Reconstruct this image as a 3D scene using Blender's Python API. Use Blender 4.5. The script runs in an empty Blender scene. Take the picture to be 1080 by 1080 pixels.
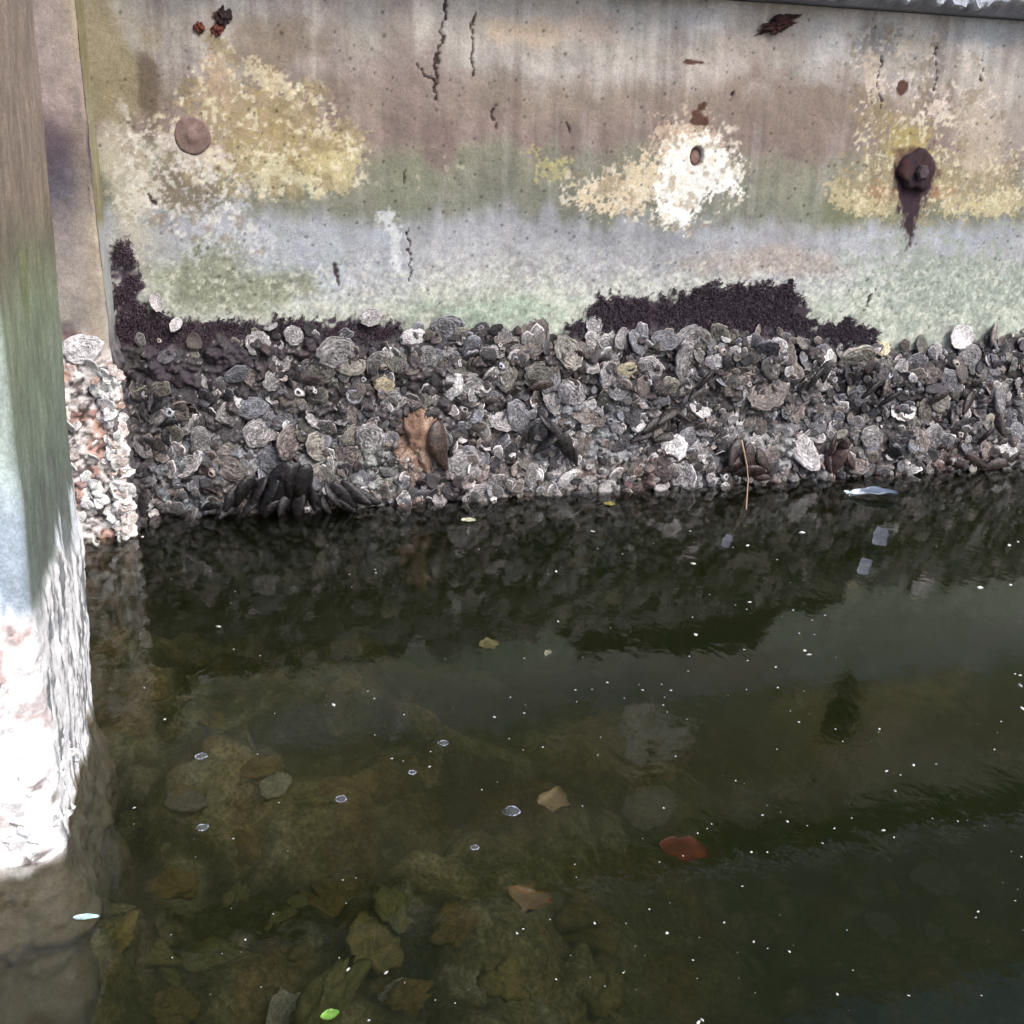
import bpy, math, random
import numpy as np
from mathutils import Matrix, Vector

random.seed(7)
rng = np.random.default_rng(11)
scene = bpy.context.scene
COL = scene.collection

# ------------------------------------------------------------------ site survey
# The wall face is the plane y = 0 (x along the wall, z up), still water is z = 0.
PITCH, YAW, ROLL = math.radians(18.418), math.radians(15.420), math.radians(1.3235)
EYE = np.array([0.0, -1.6154, 0.52])
F = 1080.0


def axes():
    cp, sp, cy, sy = math.cos(PITCH), math.sin(PITCH), math.cos(YAW), math.sin(YAW)
    fwd = np.array([sy * cp, cy * cp, -sp])
    right = np.array([cy, -sy, 0.0])
    up = np.cross(right, fwd)
    return (math.cos(ROLL) * right + math.sin(ROLL) * up,
            -math.sin(ROLL) * right + math.cos(ROLL) * up, fwd)


R_, U_, W_ = axes()


def ray(px, py):
    return W_ + R_ * (px - 540) / F - U_ * (py - 540) / F


def on_wall(px, py, y=0.0):
    d = ray(px, py)
    p = EYE + d * ((y - EYE[1]) / d[1])
    return float(p[0]), float(p[2])


def on_water(px, py, z=0.0):
    d = ray(px, py)
    p = EYE + d * ((z - EYE[2]) / d[2])
    return float(p[0]), float(p[1])


def on_side(px, py, x):
    d = ray(px, py)
    p = EYE + d * ((x - EYE[0]) / d[0])
    return float(p[1]), float(p[2])


PIL_Y = -0.10
PIL_X = on_wall(104, 250, PIL_Y)[0]          # right edge of the pilaster
PILE_X, PILE_F, PILE_B = -0.163, -0.866, -0.615


# ------------------------------------------------------------------ numpy noise
def _h(ix, iy, seed):
    n = (ix.astype(np.int64) * 374761393 + iy.astype(np.int64) * 668265263 + seed * 974711) & 0xFFFFFFFF
    n = ((n ^ (n >> 13)) * 1274126177) & 0xFFFFFFFF
    n = ((n ^ (n >> 16)) * 2246822519) & 0xFFFFFFFF
    return ((n ^ (n >> 15)) & 0xFFFFFF) / float(0xFFFFFF)


def vnoise(x, y, seed=0):
    ix, iy = np.floor(x), np.floor(y)
    fx, fy = x - ix, y - iy
    u, v = fx * fx * fx * (fx * (fx * 6 - 15) + 10), fy * fy * fy * (fy * (fy * 6 - 15) + 10)
    a, b = _h(ix, iy, seed), _h(ix + 1, iy, seed)
    c, d = _h(ix, iy + 1, seed), _h(ix + 1, iy + 1, seed)
    return (a * (1 - u) + b * u) * (1 - v) + (c * (1 - u) + d * u) * v


def fbm(x, y, seed=0, octs=4, gain=0.5):
    """-1..1-ish, zero mean"""
    s, amp, tot = 0.0, 1.0, 0.0
    for o in range(octs):
        s = s + amp * (vnoise(x * 2 ** o + 17.3 * o, y * 2 ** o - 9.1 * o, seed + 31 * o) * 2 - 1)
        tot += amp
        amp *= gain
    return s / tot * 1.6


def worley(x, y, seed=0):
    """distance to nearest / second nearest feature and the id-hash of the nearest"""
    ix, iy = np.floor(x), np.floor(y)
    d1 = np.full(x.shape, 9.0)
    d2 = np.full(x.shape, 9.0)
    idh = np.zeros(x.shape)
    for dx in (-1, 0, 1):
        for dy in (-1, 0, 1):
            cx, cy = ix + dx, iy + dy
            fx = cx + 0.1 + 0.8 * _h(cx, cy, seed)
            fy = cy + 0.1 + 0.8 * _h(cx, cy, seed + 5)
            d = np.hypot(x - fx, y - fy)
            hh = _h(cx, cy, seed + 9)
            near = d < d1
            d2 = np.where(near, d1, np.minimum(d2, d))
            idh = np.where(near, hh, idh)
            d1 = np.where(near, d, d1)
    return d1, d2, idh


def sstep(a, b, v):
    t = np.clip((v - a) / (b - a), 0, 1)
    return t * t * (3 - 2 * t)


def sdpoly(x, y, poly):
    """signed distance, positive inside"""
    d = np.full(x.shape, 1e9)
    inside = np.zeros(x.shape, bool)
    n = len(poly)
    for i in range(n):
        (ax, ay), (bx, by) = poly[i], poly[(i + 1) % n]
        ex, ey = bx - ax, by - ay
        t = np.clip(((x - ax) * ex + (y - ay) * ey) / (ex * ex + ey * ey + 1e-12), 0, 1)
        d = np.minimum(d, np.hypot(x - ax - t * ex, y - ay - t * ey))
        c = ((ay > y) != (by > y)) & (x < (bx - ax) * (y - ay) / (by - ay + 1e-12) + ax)
        inside ^= c
    return np.where(inside, d, -d)


def sdline(x, y, pts):
    d = np.full(x.shape, 1e9)
    for (ax, ay), (bx, by) in zip(pts[:-1], pts[1:]):
        ex, ey = bx - ax, by - ay
        t = np.clip(((x - ax) * ex + (y - ay) * ey) / (ex * ex + ey * ey + 1e-12), 0, 1)
        d = np.minimum(d, np.hypot(x - ax - t * ex, y - ay - t * ey))
    return d


def s2l(c):
    c = np.asarray(c, float) / 255.0
    return np.where(c <= 0.04045, c / 12.92, ((c + 0.055) / 1.055) ** 2.4)


# ------------------------------------------------------------------ mesh / object helpers
def mesh_from(name, V, Fc, col=None, smooth=True):
    me = bpy.data.meshes.new(name)
    V = np.asarray(V, np.float32)
    if isinstance(Fc, np.ndarray):
        k = Fc.shape[1]
        me.vertices.add(len(V))
        me.vertices.foreach_set('co', V.ravel())
        me.loops.add(Fc.size)
        me.loops.foreach_set('vertex_index', Fc.astype(np.int32).ravel())
        me.polygons.add(len(Fc))
        me.polygons.foreach_set('loop_start', np.arange(0, Fc.size, k, dtype=np.int32))
        me.update(calc_edges=True)
    else:
        me.from_pydata(V.tolist(), [], Fc)
    me.polygons.foreach_set('use_smooth', np.full(len(me.polygons), smooth, bool))
    if col is not None:
        col = np.asarray(col, np.float32)
        if col.shape[1] == 3:
            col = np.hstack([col, np.ones((len(col), 1), np.float32)])
        at = me.color_attributes.new('tint', 'FLOAT_COLOR', 'POINT')
        at.data.foreach_set('color', np.clip(col, 0, 1).astype(np.float32).ravel())
    me.validate()
    me.update()
    return me


def obj(name, me, mat=None, parent=None, loc=None):
    o = bpy.data.objects.new(name, me)
    COL.objects.link(o)
    if mat is not None:
        me.materials.clear()
        me.materials.append(mat)
    if parent is not None:
        o.parent = parent
    if loc is not None:
        o.location = loc
    return o


def tag(o, label=None, cat=None, group=None, kind=None):
    if label:
        o['label'] = label
    if cat:
        o['category'] = cat
    if group:
        o['group'] = group
    if kind:
        o['kind'] = kind
    return o


def grid_faces(nu, nv, wrap=False):
    i = np.arange(nu - 1 + (1 if wrap else 0))[:, None]
    j = np.arange(nv - 1)[None, :]
    i2 = (i + 1) % nu
    a, b, c, d = i * nv + j, i2 * nv + j, i2 * nv + j + 1, i * nv + j + 1
    return np.stack([a, b, c, d], -1).reshape(-1, 4)


def spaced(a, b, step, lo, hi, grow=1.35):
    core = list(np.arange(a, b + step * 0.5, step))
    left, s, v = [], step, a
    while v > lo:
        s *= grow
        v = max(lo, v - s)
        left.append(v)
    right, s, v = [], step, core[-1]
    while v < hi:
        s *= grow
        v = min(hi, v + s)
        right.append(v)
    return np.array(left[::-1] + core + right)


class Acc:
    """collects copies of template meshes into one mesh"""
    def __init__(s):
        s.V, s.F, s.C, s.n = [], [], [], 0

    def add(s, V, Fq, C):
        s.V.append(V)
        s.F.append(Fq + s.n)
        s.C.append(C)
        s.n += len(V)

    def mesh(s, name):
        return mesh_from(name, np.vstack(s.V), np.vstack(s.F), np.vstack(s.C))


# ------------------------------------------------------------------ materials
def new_mat(name):
    m = bpy.data.materials.new(name)
    m.use_nodes = True
    nt = m.node_tree
    nt.nodes.clear()
    out = nt.nodes.new('ShaderNodeOutputMaterial')
    b = nt.nodes.new('ShaderNodeBsdfPrincipled')
    nt.links.new(b.outputs[0], out.inputs[0])
    return m, nt, b, out


def N(nt, t, **kw):
    n = nt.nodes.new(t)
    for k, v in kw.items():
        if k in n.inputs:
            n.inputs[k].default_value = v
        else:
            setattr(n, k, v)
    return n


def tint_mat(name, rough=0.85, spec=0.3, grain=160.0, grain_amt=0.35, bump=0.4, bdist=0.0015, dots=0.0,
             objcol=False, rough_var=0.1, stretch=(1, 1, 1)):
    """base colour from the surface's stain attribute, broken up by fine procedural grain"""
    m, nt, b, out = new_mat(name)
    L = nt.links.new
    at = N(nt, 'ShaderNodeAttribute', attribute_name='tint')
    tc = N(nt, 'ShaderNodeTexCoord')
    mp = N(nt, 'ShaderNodeMapping')
    mp.inputs['Scale'].default_value = stretch
    L(tc.outputs['Object'], mp.inputs[0])
    n1 = N(nt, 'ShaderNodeTexNoise', Scale=grain, Detail=5.0, Roughness=0.65)
    n2 = N(nt, 'ShaderNodeTexNoise', Scale=grain * 0.22, Detail=4.0, Roughness=0.6)
    L(mp.outputs[0], n1.inputs['Vector'])
    L(mp.outputs[0], n2.inputs['Vector'])
    mr = N(nt, 'ShaderNodeMapRange')
    mr.inputs['From Min'].default_value = 0.3
    mr.inputs['From Max'].default_value = 0.7
    mr.inputs['To Min'].default_value = 1 - grain_amt
    mr.inputs['To Max'].default_value = 1 + grain_amt
    L(n1.outputs['Fac'], mr.inputs['Value'])
    mr2 = N(nt, 'ShaderNodeMapRange')
    mr2.inputs['From Min'].default_value = 0.3
    mr2.inputs['From Max'].default_value = 0.7
    mr2.inputs['To Min'].default_value = 1 - grain_amt * 0.5
    mr2.inputs['To Max'].default_value = 1 + grain_amt * 0.5
    L(n2.outputs['Fac'], mr2.inputs['Value'])
    mul = N(nt, 'ShaderNodeMath', operation='MULTIPLY')
    L(mr.outputs[0], mul.inputs[0])
    L(mr2.outputs[0], mul.inputs[1])
    n3 = N(nt, 'ShaderNodeTexNoise', Scale=grain * 3.1, Detail=2.0, Roughness=0.7)
    L(mp.outputs[0], n3.inputs['Vector'])
    mr3 = N(nt, 'ShaderNodeMapRange')
    mr3.inputs['From Min'].default_value = 0.35
    mr3.inputs['From Max'].default_value = 0.65
    mr3.inputs['To Min'].default_value = 1 - grain_amt * 0.8
    mr3.inputs['To Max'].default_value = 1 + grain_amt * 0.8
    L(n3.outputs['Fac'], mr3.inputs['Value'])
    mul3 = N(nt, 'ShaderNodeMath', operation='MULTIPLY')
    L(mul.outputs[0], mul3.inputs[0])
    L(mr3.outputs[0], mul3.inputs[1])
    fac = mul3.outputs[0]
    if dots:
        vo = N(nt, 'ShaderNodeTexVoronoi', Scale=dots)
        L(mp.outputs[0], vo.inputs['Vector'])
        md = N(nt, 'ShaderNodeMapRange')
        md.inputs['From Min'].default_value = 0.06
        md.inputs['From Max'].default_value = 0.16
        md.inputs['To Min'].default_value = 0.45
        L(vo.outputs['Distance'], md.inputs['Value'])
        m2 = N(nt, 'ShaderNodeMath', operation='MULTIPLY')
        L(fac, m2.inputs[0])
        L(md.outputs[0], m2.inputs[1])
        fac = m2.outputs[0]
    vm = N(nt, 'ShaderNodeVectorMath', operation='SCALE')
    L(at.outputs['Color'], vm.inputs[0])
    L(fac, vm.inputs['Scale'])
    col = vm.outputs[0]
    if objcol:
        oi = N(nt, 'ShaderNodeObjectInfo')
        vv = N(nt, 'ShaderNodeVectorMath', operation='MULTIPLY')
        L(col, vv.inputs[0])
        L(oi.outputs['Color'], vv.inputs[1])
        col = vv.outputs[0]
    L(col, b.inputs['Base Color'])
    rr = N(nt, 'ShaderNodeMapRange')
    rr.inputs['To Min'].default_value = max(0, rough - rough_var)
    rr.inputs['To Max'].default_value = min(1, rough + rough_var)
    L(n2.outputs['Fac'], rr.inputs['Value'])
    L(rr.outputs[0], b.inputs['Roughness'])
    b.inputs['Specular IOR Level'].default_value = spec
    bp = N(nt, 'ShaderNodeBump', Strength=bump, Distance=bdist)
    L(fac, bp.inputs['Height'])
    L(bp.outputs[0], b.inputs['Normal'])
    return m


M_CONC = tint_mat('stained_concrete', 0.9, 0.2, 190, 0.17, 0.55, 0.0014)
M_PILE = tint_mat('weathered_pile', 0.8, 0.25, 140, 0.18, 0.4, 0.0012, stretch=(1, 1, 1))
M_SHELL = tint_mat('oyster_shell', 0.42, 0.5, 4.5, 0.55, 0.6, 0.0008, objcol=True, rough_var=0.2)
M_CRUST = tint_mat('crust', 0.55, 0.45, 260, 0.5, 0.5, 0.001, rough_var=0.2)
M_MUSSEL = tint_mat('mussel_shell', 0.22, 0.5, 4.0, 0.6, 0.5, 0.0008, objcol=True, rough_var=0.15)
M_ALGAE = tint_mat('dark_turf', 0.85, 0.15, 300, 0.4, 0.2, 0.0005)
M_SOFT = tint_mat('soft_growth', 0.6, 0.35, 220, 0.5, 0.7, 0.0015)
M_BED = tint_mat('silt', 0.9, 0.1, 60, 0.5, 0.5, 0.004)
M_STONE = tint_mat('silted_stone', 0.9, 0.1, 14, 0.45, 0.4, 0.03, objcol=True)
M_BIT = tint_mat('flotsam', 0.5, 0.4, 250, 0.25, 0.3, 0.0006, objcol=True)


# ------------------------------------------------------------------ stain painting (pigment, with some painted shade and highlights)
class Paint:
    def __init__(s, x, z):
        s.x, s.z = x, z
        s.c = np.zeros(x.shape + (3,))

    def bands(s, zs, cols, z=None):
        z = s.z if z is None else z
        o = np.argsort(zs)
        zs, cols = np.array(zs)[o], np.array(cols, float)[o]
        for k in range(3):
            s.c[..., k] = np.interp(z, zs, cols[:, k])

    def lay(s, rgb, f):
        f = np.clip(f, 0, 1)[..., None]
        s.c = s.c * (1 - f) + np.array(rgb, float) * f

    def mul(s, f):
        s.c = s.c * np.asarray(f)[..., None]

    def blob(s, cx, cz, rx, rz):
        return 1 - np.hypot((s.x - cx) / rx, (s.z - cz) / rz)

    def out(s, k=0.78):
        return s2l(np.clip(s.c, 0, 255)).reshape(-1, 3) * k


def wpoly(pts, y=0.0):
    return [on_wall(a, b, y) for a, b in pts]


# algae patches on the wall (plan of the growth, wall coordinates)
ALG = [wpoly(p) for p in (
    [(112, 255), (135, 253), (150, 290), (160, 325), (195, 335), (270, 338), (345, 334), (425, 336), (432, 362),
     (335, 370), (290, 382), (255, 404), (200, 412), (150, 404), (118, 400)],
    [(622, 318), (650, 308), (690, 315), (730, 303), (790, 298), (835, 298), (846, 308), (856, 332), (862, 354), (800, 356),
     (740, 352), (690, 354), (650, 352), (600, 352), (590, 346), (618, 338)],
    [(860, 340), (890, 336), (922, 348), (925, 366), (880, 366), (858, 356)])]

# upper edge of the shell band along the wall
BT = wpoly([(112, 345), (200, 350), (260, 342), (345, 348), (420, 350), (520, 346), (620, 348), (700, 343), (850, 347),
            (930, 368), (990, 366), (1080, 350), (1300, 352)])
BTx, BTz = np.array([p[0] for p in BT]), np.array([p[1] for p in BT])


def band_top(x):
    return np.interp(x, BTx, BTz)


# ------------------------------------------------------------------ sea wall
WALL_TOP = 0.779


def build_wall():
    xs = spaced(-0.24, 1.66, 0.0021, -4.0, 8.0)
    zs = spaced(0.16, WALL_TOP - 0.0005, 0.0021, -1.1, WALL_TOP)
    zs[-1] = WALL_TOP
    X, Z = np.meshgrid(xs, zs, indexing='ij')
    P = Paint(X, Z)
    zc = lambda y: on_wall(560, y)[1]
    ww = Z + 0.014 * fbm(X * 5, Z * 5, 1) + 0.006 * fbm(X * 30, Z * 12, 2) + 0.016 * fbm(X * 42, Z * 2.2, 11, 4, 0.6)
    P.bands([zc(y) for y in (-60, 10, 45, 75, 105, 150, 172, 222, 242, 285, 315, 345, 500)],
            [(190, 187, 186), (202, 197, 194), (184, 177, 168), (180, 173, 167), (148, 135, 123), (140, 124, 118),
             (136, 133, 118), (124, 126, 114), (156, 158, 163), (172, 172, 172), (190, 193, 182), (178, 184, 170),
             (120, 120, 118)], ww)  # top bands painted lighter to offset the coping's shade
    big = fbm(X * 3, Z * 4, 3)
    # broad tonal drift and mottling of the old concrete
    P.mul(1 + 0.07 * big + 0.06 * fbm(X * 14, Z * 14, 4) + 0.05 * fbm(X * 60, Z * 60, 5))
    # rain streaks
    st = fbm(X * 70, Z * 2.5, 6, 3)
    P.mul(1 + 0.07 * st * sstep(0.3, 0.6, Z))
    dr = sstep(0.25, 0.75, fbm(X * 34, Z * 1.6, 12, 4, 0.6)) * sstep(zc(215), zc(120), Z)
    P.lay((112, 96, 92), 0.28 * dr)
    P.lay((196, 190, 188), 0.22 * sstep(0.3, 0.8, fbm(X * 40, Z * 2.0, 13, 4, 0.6)) * sstep(zc(60), zc(140), Z))
    cl = sstep(0.1, 0.8, fbm(X * 6, Z * 9, 7))
    P.lay((205, 188, 176), 0.45 * cl * sstep(zc(130), zc(20), Z))
    P.lay((186, 192, 205), 0.4 * sstep(0.0, 0.9, fbm(X * 5, Z * 12, 8)) * sstep(zc(340), zc(270), Z) * sstep(zc(215), zc(250), Z))
    P.lay((126, 132, 108), 0.4 * sstep(0.05, 0.7, fbm(X * 7, Z * 9, 9)) * sstep(zc(150), zc(180), Z) * sstep(zc(250), zc(220), Z))
    P.lay((158, 176, 156), 0.6 * sstep(0.0, 0.6, P.blob(*on_wall(530, 328), 0.16, 0.03) + 0.3 * fbm(X * 40, Z * 40, 10)))

    def pal(px, py, rx, ry, rgb, amt, soft=0.6, nz=0.35, fr=25, seed=20):
        c = on_wall(px, py)
        c2 = on_wall(px + rx, py)
        c3 = on_wall(px, py + ry)
        f = P.blob(c[0], c[1], abs(c2[0] - c[0]), abs(c3[1] - c[1])) + nz * fbm(X * fr, Z * fr, seed)
        P.lay(rgb, amt * sstep(0, soft, f))

    # left end: drab brown, grey cast, green lower half
    pal(110, 60, 60, 160, (150, 140, 112), 0.8, seed=21)
    pal(155, 90, 14, 60, (104, 92, 78), 0.8, seed=22)
    pal(300, 50, 80, 30, (138, 124, 108), 0.7, seed=23)
    pal(135, 200, 35, 110, (196, 190, 172), 0.8, seed=24)
    pal(200, 205, 45, 30, (128, 116, 100), 0.7, seed=25)
    pal(235, 290, 110, 45, (138, 142, 120), 0.85, seed=26)
    pal(300, 265, 60, 30, (172, 176, 184), 0.7, seed=27)
    pal(345, 290, 30, 40, (180, 186, 190), 0.7, seed=28)
    pal(420, 80, 90, 55, (150, 134, 128), 0.6, seed=29)
    pal(465, 150, 30, 40, (128, 110, 106), 0.7, seed=30)
    pal(555, 35, 45, 22, (210, 188, 166), 0.8, seed=31)
    pal(620, 28, 40, 22, (206, 184, 170), 0.5, seed=32)
    pal(850, 115, 110, 55, (140, 124, 114), 0.8, seed=33)
    pal(870, 45, 40, 25, (196, 192, 192), 0.7, seed=34)
    pal(740, 20, 50, 20, (206, 202, 204), 0.7, seed=35)
    pal(820, 260, 60, 28, (160, 158, 160), 0.7, seed=36)
    pal(930, 220, 90, 26, (116, 118, 92), 0.7, seed=37)
    pal(1000, 300, 130, 60, (158, 166, 154), 0.9, nz=0.5, fr=60, seed=38)
    pal(1040, 30, 60, 26, (182, 184, 190), 0.7, seed=39)
    pal(930, 45, 40, 22, (140, 138, 138), 0.6, seed=40)
    pal(800, 275, 110, 22, (176, 160, 148), 0.6, seed=41)
    pal(1060, 140, 50, 60, (176, 168, 160), 0.6, seed=43)

    hi = 0.55 * fbm(X * 55, Z * 55, 50, 5, 0.65)

    def crisp(poly, rgb, amt=1.0, w=0.022, k=1.0, edge=0.12, seed=50, fr=60):
        f = sdpoly(X, Z, wpoly(poly)) / w + k * (0.8 * fbm(X * fr, Z * fr, seed, 5, 0.7) + 0.45 * fbm(X * 18, Z * 18, seed + 3, 2)) + (0.45 + 0.45 * k) * fbm(X * 170, Z * 170, seed + 7, 3, 0.7)
        m = sstep(-0.1, edge + 0.35, f) * (0.82 + 0.18 * np.clip(0.5 + fbm(X * 45, Z * 45, seed + 11, 3), 0, 1))
        P.lay(rgb, amt * m)
        return m

    relief = np.zeros(X.shape)
    # ochre lichen round the left tie plug
    L1 = [(225, 46), (245, 70), (335, 100), (342, 120), (378, 152), (376, 190), (330, 196), (255, 198), (190, 172), (176, 128), (205, 95)]
    relief += crisp(L1, (186, 166, 134), 0.8, 0.03, 0.7, 0.5, 51)
    crisp([(215, 120), (270, 100), (340, 120), (375, 160), (350, 190), (290, 180), (240, 160)], (174, 158, 110), 0.7, 0.04, 1.0, 0.4, 52)
    crisp([(224, 52), (245, 80), (240, 110), (200, 100)], (196, 170, 144), 0.75, 0.02, 0.6, 0.4, 53)
    relief += crisp([(255, 62), (300, 74), (336, 98), (330, 108), (295, 100), (262, 78)], (214, 200, 168), 0.85, 0.012, 1.0, 0.1, 54)
    relief += crisp([(330, 150), (380, 140), (378, 190), (345, 205), (320, 180)], (206, 192, 148), 0.8, 0.016, 1.3, 0.1, 55)
    relief += crisp([(240, 178), (290, 165), (340, 185), (336, 212), (260, 196)], (216, 208, 176), 0.8, 0.012, 1.5, 0.1, 56)
    crisp([(170, 140), (245, 140), (250, 190), (205, 205), (165, 180)], (212, 200, 192), 0.85, 0.03, 1.0, 0.3, 57)
    crisp([(130, 150), (165, 150), (170, 210), (135, 220)], (220, 214, 202), 0.9, 0.02, 1.2, 0.25, 58)
    crisp([(190, 215), (260, 205), (275, 260), (200, 260)], (202, 204, 210), 0.75, 0.03, 1.3, 0.25, 59)
    fl1 = sdpoly(X, Z, wpoly(L1)) / 0.03 + 0.8
    P.lay((228, 218, 190), 0.75 * sstep(0, 0.4, fl1) * sstep(0.18, 0.42, 0.6 * fbm(X * 48, Z * 48, 107, 4, 0.7) + 0.5 * fbm(X * 160, Z * 160, 108, 2)))
    P.lay((150, 134, 100), 0.6 * sstep(0, 0.4, fl1) * sstep(0.2, 0.5, fbm(X * 40, Z * 40, 109, 4, 0.7)))
    # salts in the middle
    relief += crisp([(600, 190), (660, 176), (705, 165), (705, 212), (640, 226), (605, 214)], (224, 206, 176), 0.9, 0.02, 1.7, 0.08, 60)
    crisp([(690, 130), (735, 115), (770, 140), (760, 165), (700, 175)], (214, 190, 168), 0.9, 0.025, 1.0, 0.2, 61)
    relief += 1.4 * crisp([(697, 160), (720, 140), (760, 142), (784, 178), (778, 206), (745, 210), (722, 246), (697, 240), (690, 200)],
                          (255, 253, 247), 1.0, 0.016, 0.65, 0.12, 62)
    relief += crisp([(568, 165), (600, 166), (600, 182), (568, 182)], (196, 186, 128), 0.7, 0.012, 1.6, 0.15, 63)
    # right-hand lichens and peeled skin
    crisp([(915, 105), (960, 110), (1005, 150), (1070, 165), (1100, 225), (1000, 222), (900, 222), (890, 180), (925, 150)],
          (166, 150, 116), 0.75, 0.04, 1.2, 0.5, 64)
    crisp([(930, 118), (978, 130), (980, 165), (940, 165)], (178, 162, 104), 0.75, 0.02, 0.8, 0.4, 65)
    crisp([(912, 190), (948, 190), (948, 218), (915, 215)], (172, 130, 98), 0.7, 0.018, 0.8, 0.4, 66)
    crisp([(980, 196), (1010, 196), (1000, 218), (978, 214)], (172, 130, 98), 0.7, 0.016, 0.8, 0.4, 67)
    relief += crisp([(985, 195), (1040, 205), (1100, 190), (1110, 225), (1000, 226)], (206, 192, 152), 0.8, 0.014, 1.6, 0.1, 68)
    relief += crisp([(872, 195), (945, 205), (940, 224), (880, 222)], (200, 186, 148), 0.75, 0.012, 2.2, 0.1, 69)
    relief -= 1.5 * crisp([(940, 38), (988, 34), (987, 62), (945, 62)], (212, 200, 186), 0.95, 0.014, 0.8, 0.1, 70)
    relief -= 1.2 * crisp([(905, 62), (928, 48), (932, 100), (915, 112)], (208, 192, 172), 0.9, 0.012, 1.2, 0.1, 71)
    crisp([(1000, 95), (1050, 90), (1052, 180), (1020, 190)], (196, 182, 164), 0.7, 0.02, 1.6, 0.2, 72)
    crisp([(975, 108), (996, 104), (996, 132), (978, 118)], (222, 206, 192), 0.9, 0.008, 1.3, 0.1, 73)
    crisp([(398, 225), (412, 222), (420, 245), (424, 285), (412, 292), (414, 250)], (216, 218, 220), 0.8, 0.008, 1.2, 0.2, 74)
    for poly, a1_, a2_, col in (([(570, 185), (660, 165), (740, 108), (790, 150), (790, 215), (720, 255), (640, 232), (590, 220)], 0.22, 0.45, (232, 222, 202)),
                                ([(900, 100), (965, 100), (1080, 150), (1110, 230), (890, 228)], 0.2, 0.45, (222, 212, 182)),
                                ([(890, 30), (1000, 28), (1060, 90), (1060, 130), (900, 120)], 0.3, 0.5, (222, 210, 198)),
                                ([(125, 100), (260, 195), (290, 270), (130, 240)], 0.25, 0.5, (226, 222, 214))):
        ff = sdpoly(X, Z, wpoly(poly)) / 0.03 + 0.4 * fbm(X * 20, Z * 20, 113) + 0.2
        P.lay(col, 0.75 * sstep(0, 0.6, ff) * sstep(a1_, a2_, 0.6 * fbm(X * 52, Z * 44, 114, 4, 0.7) + 0.5 * fbm(X * 170, Z * 170, 115, 2)))
        P.lay((140, 126, 104), 0.5 * sstep(0, 0.6, ff) * sstep(0.28, 0.55, fbm(X * 46, Z * 46, 116, 4, 0.7)))
    # flecks of pale lichen scattered through the green band
    d1, d2, ih = worley(X * 60, Z * 60, 80)
    fl = (d1 < 0.34 * ih) & (ih > 0.55) & (vnoise(X * 9, Z * 9, 81) > 0.5) & (fbm(X * 130, Z * 130, 82, 3) > 0.05)
    P.lay((190, 182, 160), 0.5 * fl * sstep(zc(265), zc(235), Z) * sstep(zc(140), zc(175), Z))
    # pits
    d1, d2, ih = worley(X * 95, Z * 95, 84)
    ih2 = (ih - 0.88) * 8
    pit = sstep(0.26 * (0.4 + ih2), 0.1 * ih2, d1) * (ih > 0.88)
    P.mul(1 - 0.35 * pit)
    relief -= 1.2 * pit
    # coarse gritty zone just above the shells
    gz = sstep(zc(238), zc(300), Z)
    P.mul(1 + gz * 0.16 * fbm(X * 150, Z * 150, 85, 3, 0.8))
    relief += gz * 0.6 * fbm(X * 120, Z * 120, 86, 3, 0.7)
    P.lay((216, 216, 200), gz * 0.7 * sstep(0.45, 0.7, fbm(X * 110, Z * 110, 87, 3, 0.6)))
    # cracks (real grooves, coloured dark)
    for pts, w in (([(470, -4), (466, 40), (460, 70), (462, 78), (458, 105)], 0.0022), ([(440, 68), (448, 80), (457, 84), (459, 92)], 0.0024),
                   ([(501, 14), (497, 40), (499, 60), (497, 82)], 0.002), ([(523, 112), (519, 122), (523, 136)], 0.0018),
                   ([(597, 130), (601, 139)], 0.0016), ([(431, 240), (432, 296)], 0.0016), ([(428, 180), (430, 205)], 0.0012),
                   ([(923, 305), (915, 322), (905, 333)], 0.0016), ([(355, 280), (358, 300)], 0.003),
                   ([(930, 60), (926, 90), (930, 115)], 0.0012), ([(988, 45), (986, 95)], 0.0012), ([(1037, 55), (1034, 85)], 0.001),
                   ([(155, 205), (166, 215)], 0.0025), ([(775, 98), (770, 106)], 0.0016)):
        jx = X + 0.004 * fbm(X * 90, Z * 90, 90, 3)
        d = sdline(jx, Z, wpoly(pts))
        w = w * 0.78
        f = sstep(w * 1.6, w * 0.5, d + 0.0014 * fbm(X * 200, Z * 200, 91, 2))
        P.lay((62, 48, 46), 0.9 * f)
        relief -= 5 * f
    # rust and dirt marks
    for px, py, rx, ry in ((733, 66, 13, 3), (738, 122, 8, 12), (232, 18, 9, 7), (212, 30, 5, 5), (954, 92, 7, 9)):
        pal(px, py, rx, ry, (84, 56, 46), 0.9, 0.3, 0.5, 70, 93)
    pal(966, 180, 30, 30, (84, 60, 52), 0.75, 0.8, 0.6, 60, 94)
    # dirt drip under the right bolt
    f = sdpoly(X, Z, wpoly([(944, 175), (986, 172), (982, 200), (966, 236), (962, 262), (956, 262), (950, 232), (944, 205)])) / 0.012 + 0.75 * fbm(X * 110, Z * 45, 95, 4, 0.7)
    P.lay((56, 42, 50), 0.95 * sstep(-0.1, 0.7, f))
    # ground colour under the turf and shells
    f = np.maximum.reduce([sdpoly(X, Z, a) for a in ALG]) / 0.008 + 0.9 * fbm(X * 90, Z * 90, 96, 4)
    f = f * 0.75 - 0.6 * sstep(0.5, 0.7, fbm(X * 95, Z * 95, 204, 3))
    gap = sstep(0.5, 0.65, fbm(X * 26, Z * 30, 201, 3)) * (X < 0.3)
    f = f + 0.9 * fbm(X * 190, Z * 190, 203, 3, 0.7) - 0.3
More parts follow.
